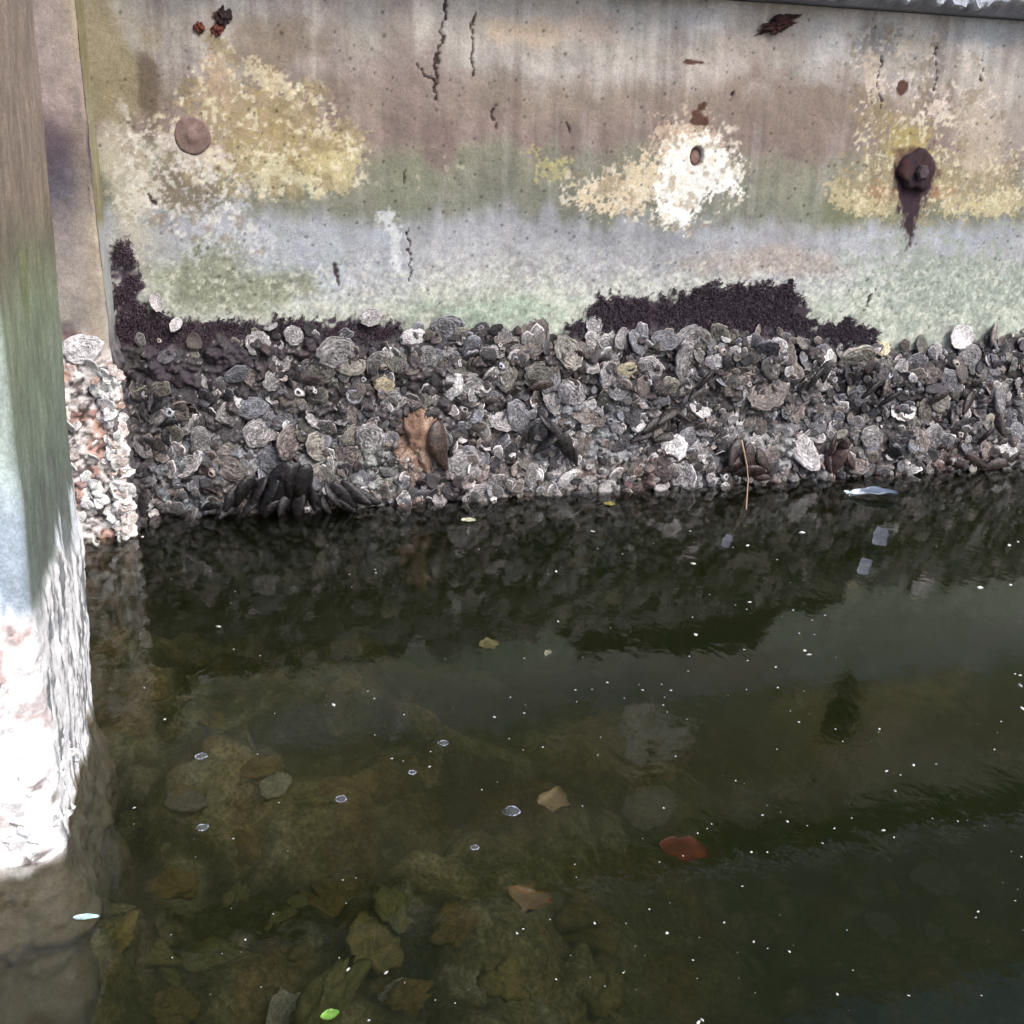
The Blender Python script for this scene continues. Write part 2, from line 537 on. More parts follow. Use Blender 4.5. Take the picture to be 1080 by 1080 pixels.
    P.lay((62, 51, 60), 0.93 * sstep(-0.3, 0.8, f) * (1 - 0.9 * gap))
    P.lay((150, 150, 160), 0.7 * gap * sstep(-0.2, 0.5, f) * sstep(-0.2, 0.5, fbm(X * 90, Z * 90, 202)))
    f = (band_top(X) - Z) / 0.012 + 0.9 * fbm(X * 70, Z * 70, 97, 4)
    P.lay((84, 82, 84), 0.9 * sstep(0, 0.8, f))
    h = 0.0012 * fbm(X * 9, Z * 9, 98) + 0.0006 * relief + 0.0006 * fbm(X * 60, Z * 60, 99)
    # sockets of the tie rods and the peeled hole
    for px, py, r, dep in ((735, 165, 0.017, 0.012),):
        c = on_wall(px, py)
        d = np.hypot((X - c[0]) / 0.75, Z - c[1])
        m = sstep(r, r * 0.75, d)
        h -= dep * m
        P.lay((120, 98, 92), 0.85 * m)
    V = np.stack([X, -h, Z], -1).reshape(-1, 3)
    C = P.out()
    Fq = grid_faces(len(xs), len(zs))
    # close the wall behind so that it is a solid
    n = len(V)
    bk = np.array([[-4, 0.35, -1.1], [8, 0.35, -1.1], [8, 0.35, WALL_TOP], [-4, 0.35, WALL_TOP]])
    nz = len(zs)
    a, b, c, d = 0, (len(xs) - 1) * nz, len(xs) * nz - 1, nz - 1
    Fx = np.array([[n + 1, n, n + 3, n + 2], [d, c, n + 2, n + 3], [b, a, n, n + 1], [a, d, n + 3, n], [c, b, n + 1, n + 2]])
    me = mesh_from('sea_wall', np.vstack([V, bk]), np.vstack([Fq, Fx]), np.vstack([C, np.full((4, 3), 0.3)]))
    w = obj('sea_wall', me, M_CONC)
    tag(w, 'stained concrete sea wall with green, ochre and white patches above the water', 'wall', kind='thing')
    return w


WALL = build_wall()


def lathe(prof, ns=28, wob=0.0, seed=0):
    """prof: list of (r, z); closed lump about z"""
    V = []
    for k, (r, z) in enumerate(prof):
        for j in range(ns):
            a = 2 * math.pi * j / ns
            w = 1 + wob * float(fbm(np.array([3 + 2 * math.cos(a)]), np.array([3 + 2 * math.sin(a) + k * 0.3]), seed)[0])
            V.append((r * w * math.cos(a), r * w * math.sin(a), z * (1 + 0.5 * wob * (w - 1))))
    V = np.array(V)
    nr = len(prof)
    idx = np.arange(nr * ns).reshape(nr, ns)
    Fq = []
    for i in range(nr - 1):
        for j in range(ns):
            Fq.append([idx[i, j], idx[i, (j + 1) % ns], idx[i + 1, (j + 1) % ns], idx[i + 1, j]])
    return V, np.array(Fq)


def facing_wall(V):
    """local z -> out of the wall (-y)"""
    return np.stack([V[:, 0], -V[:, 2], V[:, 1]], -1)


def tinted(V, rgb, seed=1, amt=0.35, fr=60, rgb2=None):
    t = fbm(V[:, 0] * fr + V[:, 1] * 31, V[:, 2] * fr - V[:, 1] * 47, seed)
    c = np.array(s2l(rgb))[None] * (1 + amt * t[:, None])
    if rgb2 is not None:
        f = sstep(0, 0.5, t)[:, None]
        c = c * (1 - f) + np.array(s2l(rgb2))[None] * f
    return np.clip(c, 0, 1)


# tie plugs and the rusted bolt are fixed in the wall: parts of it
def plug(name, px, py, prof, rgb, label, wob=0.12, sx=1.0, rgb2=None):
    V, Fq = lathe(prof, 30, wob, int(px))
    V = facing_wall(V)
    V[:, 0] *= sx
    c = on_wall(px, py)
    o = obj(name, mesh_from(name, V, Fq, tinted(V, rgb, 3, 0.3, 120, rgb2)), M_CONC, WALL, (c[0], 0, c[1]))
    o['label'] = label
    return o


plug('tie_plug', 203, 143, [(0.0265, -0.008), (0.0255, 0.0006), (0.022, 0.0014), (0.0195, 0.0006), (0.010, 0.0016), (0.0075, 0.004), (0.003, 0.0045), (0.0005, 0.0045)],
     (120, 101, 95), 'round brown plug sunk in ochre lichen', 0.06)
plug('tie_plug', 735, 166, [(0.0125, -0.014), (0.0115, -0.0075), (0.006, -0.006), (0.0005, -0.0055)],
     (118, 96, 90), 'small oval brown plug in the white salt patch', 0.15, 0.8)
ANCHOR = plug('anchor_plate', 966, 180, [(0.035, -0.006), (0.036, 0.004), (0.031, 0.011), (0.026, 0.0125), (0.018, 0.011), (0.0005, 0.0105)],
     (54, 42, 47), 'dark rusted round anchor plate with a dirt drip below', 0.22, 0.92, (70, 48, 46))
BV, BF = lathe([(0.0135, 0.0), (0.0135, 0.008), (0.010, 0.0125), (0.0005, 0.0135)], 6, 0.1, 5)
BV = facing_wall(BV)
bolt = obj('bolt_head', mesh_from('bolt_head', BV, BF, tinted(BV, (72, 62, 66), 4, 0.4, 150), smooth=False), M_CONC, ANCHOR, (0.002, -0.0095, -0.003))


# ------------------------------------------------------------------ coping along the wall top
def build_coping():
    xs = spaced(-0.4, 2.0, 0.004, -4.0, 8.0)
    prof = []   # (y, z) round the slab, front-bottom lip is ragged
    y0, y1 = -0.058, 0.42
    zt = 1.25
    zb = WALL_TOP + 0.0015
    pts = [(y1, zb), (0.15, zb), (0.0, zb), (-0.02, zb), (-0.04, zb), (-0.052, zb), (y0, zb + 0.003), (y0 - 0.002, zb + 0.012), (y0 - 0.002, zb + 0.03),
           (y0, zb + 0.06), (y0, zb + 0.12), (y0, zb + 0.22), (y0, zt - 0.01), (y0 + 0.01, zt), (y1, zt)]
    pts = np.array(pts)
    X = np.repeat(xs[:, None], len(pts), 1)
    Y = np.repeat(pts[None, :, 0], len(xs), 0)
    Z = np.repeat(pts[None, :, 1], len(xs), 0)
    rag = sstep(-0.2, 0.6, fbm(X * 22, X * 0 + 3, 120, 4)) * 0.011 + 0.006 * fbm(X * 70, Z * 60, 121, 3)
    lip = sstep(-0.02, -0.05, Y) * sstep(zb + 0.05, zb, Z)
    Z = Z + lip * (rag + 0.004)
    Y = Y + lip * 0.008 * fbm(X * 40, Z * 40, 122, 3)
    C = Paint(X, Z)
    C.c[...] = (112, 116, 124)
    C.mul(1 + 0.12 * fbm(X * 25, Z * 60, 123) + 0.1 * fbm(X * 90, Z * 90, 124))
    C.lay((196, 200, 212), 0.95 * lip * sstep(0.0, 0.25, lip))  # lip highlights painted into the colour
    C.lay((220, 222, 228), 0.7 * lip * sstep(0.1, 0.5, fbm(X * 50, Z * 80, 125)))
    C.lay((164, 166, 178), 0.9 * (Y > -0.045) * (Z < zb + 0.02))  # underside colour lifted to offset the shade it sits in
    V = np.stack([X, Y, Z], -1).reshape(-1, 3)
    n = len(pts)
    Fq = grid_faces(len(xs), n)[:, ::-1]
    closing = []
    for i in range(len(xs) - 1):
        closing.append([i * n, (i + 1) * n, (i + 1) * n + n - 1, i * n + n - 1])
    me = mesh_from('wall_coping', V, np.vstack([Fq, np.array(closing)]), C.out(), smooth=False)
    o = obj('wall_coping', me, M_CONC)
    tag(o, 'blue-grey concrete coping with a ragged lower edge overhanging the wall top', 'coping', kind='thing')


build_coping()


# ------------------------------------------------------------------ pilaster at the left
def sweep(prof, zs):
    """prof: list of (x,y); returns X,Y,Z grids, normals and arc length"""
    prof = np.array(prof)
    t = np.gradient(prof, axis=0)
    t /= np.linalg.norm(t, axis=1)[:, None] + 1e-9
    nrm = np.stack([t[:, 1], -t[:, 0]], -1)
    s = np.concatenate([[0], np.cumsum(np.linalg.norm(np.diff(prof, axis=0), axis=1))])
    S, Z = np.meshgrid(s, zs, indexing='ij')
    return prof, nrm, S, Z


def corner_profile(x0, xc, yf, yb, rad, step):
    """front face from x0 to corner xc at y=yf, then side face back to yb"""
    p = [(x, yf) for x in np.arange(x0, xc - rad, step)]
    for k in range(7):
        a = -math.pi / 2 + (math.pi / 2) * k / 6
        p.append((xc - rad + rad * math.cos(a), yf + rad + rad * math.sin(a)))
    p += [(xc, y) for y in np.arange(yf + rad + step, yb, step)] + [(xc, yb)]
    return p


def build_pilaster():
    prof = [(-1.2, 0.02), (-1.2, -0.06), (-1.19, PIL_Y), (-0.9, PIL_Y), (-0.6, PIL_Y)] + corner_profile(-0.42, PIL_X, PIL_Y, 0.03, 0.006, 0.0025)
    prof, nrm, S, Z = sweep(prof, spaced(-0.02, WALL_TOP - 0.002, 0.0025, -1.1, WALL_TOP - 0.001))
    PX = np.repeat(prof[:, :1], Z.shape[1], 1)
    PY = np.repeat(prof[:, 1:], Z.shape[1], 1)
    side = sstep(PIL_Y + 0.004, PIL_Y + 0.012, PY)
    P = Paint(S, Z)
    zc = lambda y: on_wall(70, y, PIL_Y)[1]
    sc = lambda px: float(np.interp(on_wall(px, 250, PIL_Y)[0], prof[:, 0][:-60], S[:-60, 0]))
    P.bands([zc(y) for y in (-50, 40, 110, 140, 200, 240, 300, 345, 365, 560)],
            [(168, 152, 146), (166, 152, 146), (150, 134, 130), (96, 84, 90), (104, 98, 106), (152, 142, 138), (176, 166, 156),
             (168, 160, 150), (170, 160, 152), (150, 140, 136)], Z + 0.015 * fbm(S * 14, Z * 9, 130))
    P.mul(1 + 0.09 * fbm(S * 20, Z * 14, 131) + 0.06 * fbm(S * 80, Z * 50, 132))
    ex = S[:, 0][np.argmin(np.abs(prof[:, 0] - PIL_X) + np.abs(prof[:, 1] - PIL_Y))]
    edge = sstep(0.035, 0.0, np.abs(S - ex))
    P.lay((172, 158, 132), 0.6 * edge * sstep(-0.3, 0.4, fbm(S * 40, Z * 12, 133)))
    P.lay((150, 142, 106), 0.9 * side)
    P.lay((178, 172, 146), 0.6 * side * sstep(0.0, 0.6, fbm(S * 30, Z * 9, 134)))
    P.lay((186, 190, 194), 0.8 * side * sstep(zc(225), zc(250), Z))
    d = np.abs(S - ex - 0.006 - 0.002 * fbm(Z * 20, S * 3, 135))
    P.lay((70, 60, 48), 0.85 * sstep(0.0035, 0.001, d) * sstep(zc(380), zc(330), Z))
    cr = sdline(S + 0.003 * fbm(S * 40, Z * 40, 136), Z, [(sc(28), zc(62)), (sc(38), zc(85)), (sc(55), zc(125))])
    P.lay((110, 92, 86), 0.8 * sstep(0.002, 0.0008, cr))
    # growth on the lower part
    g = sstep(zc(340), zc(368), Z + 0.02 * fbm(S * 25, Z * 25, 137))
    P.lay((52, 46, 56), g * sstep(0.1, 0.4, fbm(S * 22, Z * 22, 138)) * 0.9 * sstep(zc(390), zc(350), Z))
    P.lay((240, 232, 228), g * 0.95 * sstep(zc(360), zc(385), Z))
    P.lay((210, 160, 142), 0.75 * g * sstep(0.5, 0.8, fbm(S * 26, Z * 30, 139)))
    P.lay((156, 122, 116), 0.7 * g * sstep(0.55, 0.8, fbm(S * 34, Z * 44, 140)))
    P.lay((74, 70, 76), 0.85 * side * sstep(zc(330), zc(390), Z))
    P.lay((150, 138, 134), 0.6 * g * sstep(0.2, 0.6, fbm(S * 75, Z * 75, 146, 4, 0.7)))
    P.lay((84, 72, 72), 0.75 * g * sstep(0.35, 0.6, fbm(S * 60, Z * 60, 147, 4, 0.7)) * sstep(zc(360), zc(400), Z))
    wet = sstep(0.0, -0.01, Z)
    P.lay((96, 84, 66), 0.8 * wet)
    h = 0.0015 * fbm(S * 12, Z * 12, 141) + 0.0006 * fbm(S * 70, Z * 70, 142)
    cd = 1 - 0.75 * sstep(0.016, 0.004, np.abs(S - ex - 0.004))
    d1, d2, ih = worley(S * 90 + 0.8 * fbm(S * 60, Z * 60, 145), Z * 90, 143)
    h = h + cd * sstep(zc(350), zc(400), Z) * (0.005 + 0.0045 * np.sqrt(np.clip(1 - (d1 / 0.6) ** 2, 0, 1)) * (0.4 + ih) + 0.0035 * fbm(S * 45, Z * 45, 144, 5, 0.6))
    P.mul(1 - 0.5 * sstep(0.5, 0.62, d1) * sstep(zc(350), zc(400), Z))
    V = np.stack([PX + nrm[:, :1] * h, PY + nrm[:, 1:] * h, Z], -1).reshape(-1, 3)
    Fq = grid_faces(Z.shape[0], Z.shape[1])
    o = obj('pilaster', mesh_from('pilaster', V, Fq, P.out(0.85)), M_CONC)
    tag(o, 'projecting pale concrete pilaster left of the wall, reddish white crust at its foot', 'pilaster', kind='thing')


build_pilaster()


# ------------------------------------------------------------------ near pile
def build_pile():
    prof = [(-0.52, PILE_B + 0.0), (-0.52, PILE_F)] + corner_profile(-0.515, PILE_X, PILE_F, PILE_B, 0.012, 0.0028) + \
        [(PILE_X - 0.01, PILE_B + 0.004), (-0.3, PILE_B + 0.004), (-0.52, PILE_B + 0.004)]
    prof, nrm, S, Z = sweep(prof, spaced(-0.10, 0.72, 0.0026, -1.0, 1.6))
    PX = np.repeat(prof[:, :1], Z.shape[1], 1)
    PY = np.repeat(prof[:, 1:], Z.shape[1], 1)
    side = sstep(PILE_F + 0.003, PILE_F + 0.02, PY)
    P = Paint(S, Z)
    zc = lambda px, y: on_side(px, y, PILE_X)[1]
    zz = Z + 0.014 * fbm(S * 14, Z * 7, 150) + 0.005 * fbm(S * 50, Z * 10, 151)
    P.bands([0.9, zc(25, 60), zc(35, 200), zc(45, 250), zc(50, 300), zc(50, 400), zc(60, 520), zc(60, 600), zc(80, 700)],
            [(152, 135, 122), (148, 132, 119), (140, 125, 110), (126, 122, 102), (132, 140, 116), (122, 132, 114),
             (112, 120, 110), (118, 124, 120), (150, 152, 154)], zz)
    # front face paler below the brown zone
    front = 1 - side
    P.lay((172, 184, 178), 0.85 * front * sstep(zc(5, 250), zc(5, 400), zz))
    P.lay((160, 172, 186), 0.9 * front * sstep(zc(20, 430), zc(20, 540), zz))
    P.lay((148, 158, 150), 0.55 * side * sstep(0.1, 0.7, fbm(S * 16, Z * 3, 152)) * sstep(zc(40, 260), zc(40, 330), zz))
    P.lay((126, 132, 84), 0.5 * sstep(0.1, 0.6, fbm(S * 24, Z * 4, 153)) * sstep(zc(40, 240), zc(40, 265), zz) * sstep(zc(40, 340), zc(40, 300), zz))
    P.mul(1 + 0.06 * fbm(S * 40, Z * 26, 154) + 0.06 * fbm(S * 120, Z * 40, 155))
    # white lime crust: streaks upward from the tide line
    ex = 0.25 + (PILE_X + 0.52)
    lev = np.where(side > 0.5, zc(88, 560), zc(40, 640))
    f = (lev - Z) / 0.10 + 1.0 * fbm(S * 75, Z * 10, 156, 4, 0.6) + 0.4 * fbm(S * 30, Z * 5, 157, 3)
    far = np.clip((PY - PILE_F) / (PILE_B - PILE_F), 0, 1)
    f = f + np.where(side > 0.5, 1.3 * (far - 0.62), 0.0)
    wm = sstep(0.0, 0.3, f)
    P.lay((226, 230, 236), 0.95 * wm)
    low = sstep(zc(20, 640), zc(20, 690), Z + 0.02 * fbm(S * 22, Z * 22, 158))
    P.lay((250, 246, 244), 0.96 * low * (1 - 0.3 * sstep(0.3, 0.7, fbm(S * 60, Z * 12, 160)) * side))
    sp = sstep(0.35, 0.6, fbm(S * 28, Z * 24, 159, 4, 0.6)) * low
    P.lay((176, 150, 146), 0.75 * sp * (1 - side))
    P.lay((104, 108, 110), 0.8 * sstep(0.1, 0.4, fbm(S * 110, Z * 16, 161, 4, 0.65)) * low * side)
    P.lay((180, 176, 178), 0.6 * sstep(0.35, 0.55, fbm(S * 60, Z * 60, 169, 4, 0.7)) * low * front)
    P.lay((90, 78, 76), 0.7 * sstep(0.45, 0.65, fbm(S * 40, Z * 36, 173, 4, 0.7)) * low * front)
    P.lay((92, 84, 62), 0.9 * sstep(0.006, -0.008, Z + 0.018 * fbm(S * 26, Z * 20, 162)))
    d1, d2, ih = worley(S * 110 + 0.8 * fbm(S * 60, Z * 60, 168), Z * 90, 163)
    h = 0.0016 * fbm(S * 8, Z * 4, 164) + 0.0008 * fbm(S * 70, Z * 14, 165)
    h = h + low * (0.003 + 0.0012 * np.sqrt(np.clip(1 - (d1 / 0.6) ** 2, 0, 1)) * (0.3 + ih) + 0.0014 * fbm(S * 40, Z * 24, 166, 5, 0.6)) + 0.0015 * wm
    h = h + 0.02 * sstep(0.02, -0.08, Z) * (0.6 + 0.8 * fbm(S * 20, Z * 20, 167))
    V = np.stack([PX + nrm[:, :1] * h + 0.032 * Z, PY + nrm[:, 1:] * h, Z], -1).reshape(-1, 3)
    Fq = grid_faces(Z.shape[0], Z.shape[1])
    o = obj('dock_pile', mesh_from('dock_pile', V, Fq, P.out(0.92)), M_PILE)
    tag(o, 'square near pile, brown top, green middle, white crusted foot in the water', 'pile', kind='thing')


build_pile()


# ------------------------------------------------------------------ shells
def shell_template(seed, nr=15, ns=28, cup=False, rough=1.0):
    r = np.random.default_rng(seed)
    rho = np.concatenate([[0.04], np.linspace(0.16, 1.0, nr - 1)])
    th = np.arange(ns) * 2 * math.pi / ns
    el = r.uniform(1.0, 1.55)
    k = [r.uniform(-1, 1) for _ in range(8)]
    Rt = 1 + rough * (0.10 * k[0] * np.cos(2 * th + k[1] * 3) + 0.09 * k[2] * np.cos(3 * th + k[3] * 3) + 0.06 * k[4] * np.cos(5 * th + k[5] * 3)
                      + 0.04 * np.cos(9 * th + k[6] * 3)) + 0.03 * r.standard_normal(ns)
    off = r.uniform(0.25, 0.6)
    hgt = r.uniform(0.14, 0.32) * (0.7 if cup else 1)
    V, C = [], []
    RR, TT = np.meshgrid(rho, th, indexing='ij')
    nrw = RR * Rt[None] * (1 + 0.03 * r.standard_normal(RR.shape))
    x = nrw * np.cos(TT) * el - off * (1 - RR)
    y = nrw * np.sin(TT)
    nrings = r.uniform(2.6, 4.6)
    ph = r.uniform(0, 1)
    wob = 0.16 * np.sin(2 * TT + k[1] * 9) + 0.14 * np.sin(3 * TT + k[3] * 9 + RR * 5) + 0.12 * np.sin(7 * TT + k[5] * 9 - RR * 8) + 0.10 * r.standard_normal(RR.shape)
    saw = (RR * nrings * (1 + 0.35 * RR) + ph + 0.75 * wob) % 1.0
    z = hgt * (1 - RR ** 2.2) ** 0.8 * (1 - 0.25 * np.cos(TT) * RR) + 0.10 * saw * (0.4 + RR) + 0.04 * r.standard_normal(RR.shape)
    if cup:
        z = hgt * (RR ** 2 - 0.2) + 0.03 * saw
    tone = 0.40 + 0.68 * saw ** 3 * (0.45 + 0.55 * RR) + 0.2 * r.standard_normal(RR.shape)
    tone = tone * (0.85 + 0.3 * np.cos(3 * TT + k[7] * 4) * RR * 0.6)
    tone[-1] = 1.65 + 0.45 * r.standard_normal(ns)  # pale rim, with its edge sheen painted into the tone
    tone[-2] *= 0.85
    if cup:
        tone = 1.0 - 0.25 * RR + 0.08 * r.standard_normal(RR.shape)
    V = np.stack([x, y, z], -1).reshape(-1, 3)
    C = np.clip(tone, 0.12, 1.5).reshape(-1)
    # rim drops to the bed, so that the shell has thickness
    rim = np.stack([x[-1] * 0.93, y[-1] * 0.93, z[-1] - 0.22], -1)
    bot = np.stack([x[-1] * 0.5, y[-1] * 0.5, z[-1] - 0.34], -1)
    V = np.vstack([V, rim, bot])
    C = np.concatenate([C, np.full(ns, 0.35), np.full(ns, 0.2)])
    nr2 = nr + 2
    idx = np.arange(nr2 * ns).reshape(nr2, ns)
    Fq = np.stack([idx[:-1], idx[1:], np.roll(idx[1:], -1, 1), np.roll(idx[:-1], -1, 1)], -1).reshape(-1, 4)
    cap0 = np.array([[idx[0, j], idx[0, j + 1], idx[0, ns - 2 - j], idx[0, ns - 1 - j]] for j in range(ns // 2 - 1)])
    cap1 = np.array([[idx[-1, j + 1], idx[-1, j], idx[-1, ns - 1 - j], idx[-1, ns - 2 - j]] for j in range(ns // 2 - 1)])
    return V, np.vstack([Fq, cap0, cap1]), C


TEMPL = [shell_template(100 + i, rough=0.7) for i in range(12)]
CUPS = [shell_template(200 + i, cup=True) for i in range(3)]
SMALL = [shell_template(300 + i, nr=6, ns=14, rough=1.1) for i in range(12)] + [shell_template(330 + i, nr=5, ns=12, cup=True, rough=1.6) for i in range(3)]


def barnacle(seed, ns=12):
    r = np.random.default_rng(seed)
    V, C = [], []
    prof = [(1.0, -0.3, .4), (1.0, 0.0, .8), (0.78, 0.35, 1.2), (0.5, 0.62, 1.5), (0.42, 0.60, 1.2), (0.34, 0.3, .25), (0.05, 0.2, .12)]
    w = 1 + 0.12 * r.standard_normal(ns)
    for rr, z, t in prof:
        for j in range(ns):
            a = 2 * math.pi * j / ns
            k = rr * w[j]
            V.append((k * math.cos(a), k * 0.85 * math.sin(a), z + 0.05 * r.standard_normal()))
            C.append(max(0.1, t * (1 + 0.15 * r.standard_normal())))
    idx = np.arange(len(prof) * ns).reshape(len(prof), ns)
    Fq = np.stack([idx[:-1], np.roll(idx[:-1], -1, 1), np.roll(idx[1:], -1, 1), idx[1:]], -1).reshape(-1, 4)
    return np.array(V), Fq, np.array(C)


BARN = [barnacle(400 + i) for i in range(4)]


def frame(normal, spin):
    n = np.array(normal, float)
    n /= np.linalg.norm(n)
    a = np.cross(n, [0.3, 0.2, 1.0])
    a /= np.linalg.norm(a)
    b = np.cross(n, a)
    c, s = math.cos(spin), math.sin(spin)
    return np.stack([a * c + b * s, -a * s + b * c, n], 1)     # columns: local x, y, z


def warm(i):
    V, Fq, C = i
    c = np.stack([C, C, C], -1)
    return V, Fq, c


SHELL_ME = [mesh_from('oyster', *warm(t)) for t in TEMPL]
WHITE_ME = [mesh_from('oyster_white', t[0], t[1], np.stack([0.62 + 0.38 * t[2]] * 3, -1)) for t in TEMPL[:6]]
CUP_ME = [mesh_from('oyster_cup', *warm(t)) for t in CUPS]
for m_ in SHELL_ME + CUP_ME + WHITE_ME:
    m_.materials.append(M_SHELL)

TINTS = {'slate grey': (0.27, 0.275, 0.29), 'brown grey': (0.28, 0.245, 0.215), 'pale grey': (0.5, 0.49, 0.475), 'dark': (0.075, 0.07, 0.075),
         'bluish': (0.30, 0.32, 0.35), 'white': (0.85, 0.85, 0.82), 'maroon': (0.085, 0.05, 0.05), 'yellowish': (0.55, 0.5, 0.33),
         'olive grey': (0.31, 0.30, 0.25)}
placed = []     # (x, z, r)
oysters = []    # all single shells: dict


def crust_h(x, z):
    """thickness of the living crust on the wall"""
    x, z = np.asarray(x, float), np.asarray(z, float)
    t = band_top(x)
    m = sstep(0.0, 0.05, t - z + 0.012 * fbm(x * 40, z * 40, 170))
    body = 0.006 + 0.008 * sstep(-0.4, 0.8, fbm(x * 9, z * 9, 171)) + 0.02 * sstep(0.12, 0.0, z)
    return m * body


def put_shell(x, z, r, tint, cup=False, spin=None, tilt=0.5, y=None, stretch=1.0, mesh=None):
    me = mesh or (random.choice(CUP_ME) if cup else random.choice(WHITE_ME if tint in ('white', 'yellowish') else SHELL_ME))
    o = bpy.data.objects.new('oyster', me)
    COL.objects.link(o)
    nrm = (random.gauss(0, tilt), -1.0, random.gauss(0.12, tilt))
    B = frame(nrm, random.uniform(0, 6.28) if spin is None else spin)
    yy = -float(crust_h(np.array([x]), np.array([z]))[0]) - 0.004 - r * random.uniform(0.0, 0.35) if y is None else y
    s = r / 1.15
    M4 = Matrix(((B[0, 0] * s * stretch, B[0, 1] * s, B[0, 2] * s, x), (B[1, 0] * s * stretch, B[1, 1] * s, B[1, 2] * s, yy),
                 (B[2, 0] * s * stretch, B[2, 1] * s, B[2, 2] * s, z), (0, 0, 0, 1)))
    o.matrix_world = M4
    c = np.array(TINTS[tint]) * np.array([1.02, 0.965, 1.0]) * (random.uniform(0.75, 0.9) if tint == 'white' else random.uniform(0.7, 1.6)) * (1.0 if tint in ('white', 'yellowish', 'maroon') else 0.9)
    o.color = (float(c[0]), float(c[1]), float(c[2]), 1)
    placed.append((x, z, r))
    return o


# shells one can pick out in the photograph: px, py, radius px, tint, cup, label, short name used to describe neighbours
MARK = [
    (354, 371, 19, 'pale grey', 0, 'large round pale grey oyster with a white rim near the upper edge', 'large white-rimmed oyster'),
    (296, 441, 17, 'bluish', 0, 'big blue-grey oyster in the left part of the shell band', 'big blue-grey oyster'),
    (266, 430, 14, 'bluish', 0, 'narrow upright blue-grey oyster left of the big blue-grey one', 'narrow upright blue-grey oyster'),
    (213, 464, 15, 'pale grey', 0, 'rounded pale oyster just right of the left mussel clump', 'rounded pale oyster'),
    (238, 466, 14, 'olive grey', 0, 'flat ridged olive oyster beside the rounded pale oyster', 'flat olive oyster'),
    (272, 363, 15, 'pale grey', 0, 'pale oyster at the lower right edge of the left dark turf', 'pale oyster by the turf'),
    (185, 343, 7, 'white', 0, 'small clean white shell amid the dark turf at left', 'white turf shell'),
    (165, 319, 9, 'white', 1, 'white ring-shaped shell at the corner of the dark turf', 'white ring shell'),
    (437, 357, 11, 'white', 0, 'bright upright oyster at the upper edge right of the left turf', 'bright upright oyster'),
    (450, 376, 12, 'pale grey', 0, 'long pale oyster below the bright upright oyster', 'long pale oyster'),
    (392, 336, 11, 'pale grey', 0, 'topmost pale ring-edged oyster poking above the band', 'topmost pale oyster'),
    (499, 368, 13, 'bluish', 0, 'light blue-grey oyster under the pale green concrete', 'light blue-grey oyster'),
    (533, 358, 9, 'pale grey', 0, 'small smooth pale oyster at the middle of the upper edge', 'small smooth pale oyster'),
    (405, 406, 10, 'yellowish', 0, 'yellowish white shell above the orange sponge', 'yellowish shell'),
    (414, 441, 9, 'white', 0, 'round white shell just left of the orange sponge', 'white shell by sponge'),
    (513, 408, 7, 'white', 0, 'small oval white shell left of the brown lone mussel', 'small oval white shell'),
    (487, 462, 6, 'white', 0, 'thin white sliver of shell right of the orange sponge', 'thin white sliver'),
    (600, 372, 15, 'olive grey', 0, 'rough olive oyster under the left end of the right turf', 'rough olive oyster'),
    (630, 344, 10, 'pale grey', 0, 'ring-edged oyster stuck on the left end of the right turf', 'ring-edged turf oyster'),
    (645, 368, 16, 'pale grey', 0, 'long leaning pale oyster under the right turf', 'long leaning pale oyster'),
    (660, 392, 10, 'yellowish', 0, 'cream oyster with a pink edge below the right turf', 'cream oyster'),
    (637, 425, 6, 'white', 0, 'tiny round white shell in the middle of the band', 'tiny white shell'),
    (676, 447, 13, 'white', 0, 'white bleached shell left of the dark mussel spray', 'white bleached shell'),
    (727, 358, 14, 'pale grey', 0, 'oyster with pale ridges right below the middle of the right turf', 'pale-ridged oyster'),
    (741, 363, 13, 'olive grey', 0, 'domed olive oyster below the right turf', 'domed olive oyster'),
    (741, 431, 11, 'white', 0, 'chalky white shell above the straw stalk at left', 'chalky white shell'),
    (782, 441, 7, 'white', 0, 'small bright white round shell above the straw stalk', 'small bright round shell'),
    (845, 474, 16, 'pale grey', 0, 'big pale oyster near the water right of the straw stalk', 'big pale low oyster'),
    (810, 415, 17, 'brown grey', 0, 'large brownish oyster in the right half of the band', 'large brownish oyster'),
    (953, 433, 11, 'white', 1, 'slanted white open shell in the right part of the band', 'slanted white shell'),
    (952, 387, 9, 'white', 1, 'oval white shell near the upper edge at right', 'oval white shell'),
    (1018, 356, 13, 'white', 1, 'tall white shell with a dark hole at the upper right edge', 'tall white holed shell'),
    (936, 369, 8, 'yellowish', 0, 'yellowish broken shell at the upper edge right of the small turf patch', 'yellowish broken shell'),
    (1060, 418, 16, 'pale grey', 0, 'smooth pale grey oyster at the right edge of the band', 'smooth pale rightmost oyster'),
    (1055, 472, 8, 'white', 0, 'little white shell low down at the right end', 'little white low shell'),
    (693, 486, 15, 'maroon', 0, 'domed maroon shell near the water left of the straw stalk', 'domed maroon shell'),
    (980, 460, 13, 'pale grey', 0, 'pale round oyster low in the right part of the band', 'round pale low oyster'),
    (1025, 375, 12, 'pale grey', 0, 'light domed oyster under the tall white holed shell', 'light domed oyster'),
    (310, 355, 12, 'pale grey', 0, 'light oyster left of the large white-rimmed oyster', 'light turf edge oyster'),
    (560, 500, 12, 'pale grey', 0, 'pale oyster just above the water in the middle', 'pale middle low oyster'),
    (250, 395, 11, 'bluish', 0, 'blue-grey oyster under the left turf', 'blue-grey oyster below turf'),
]
PXM = lambda px, py: math.hypot(*(np.array(on_wall(px + 1, py)) - np.array(on_wall(px, py))))
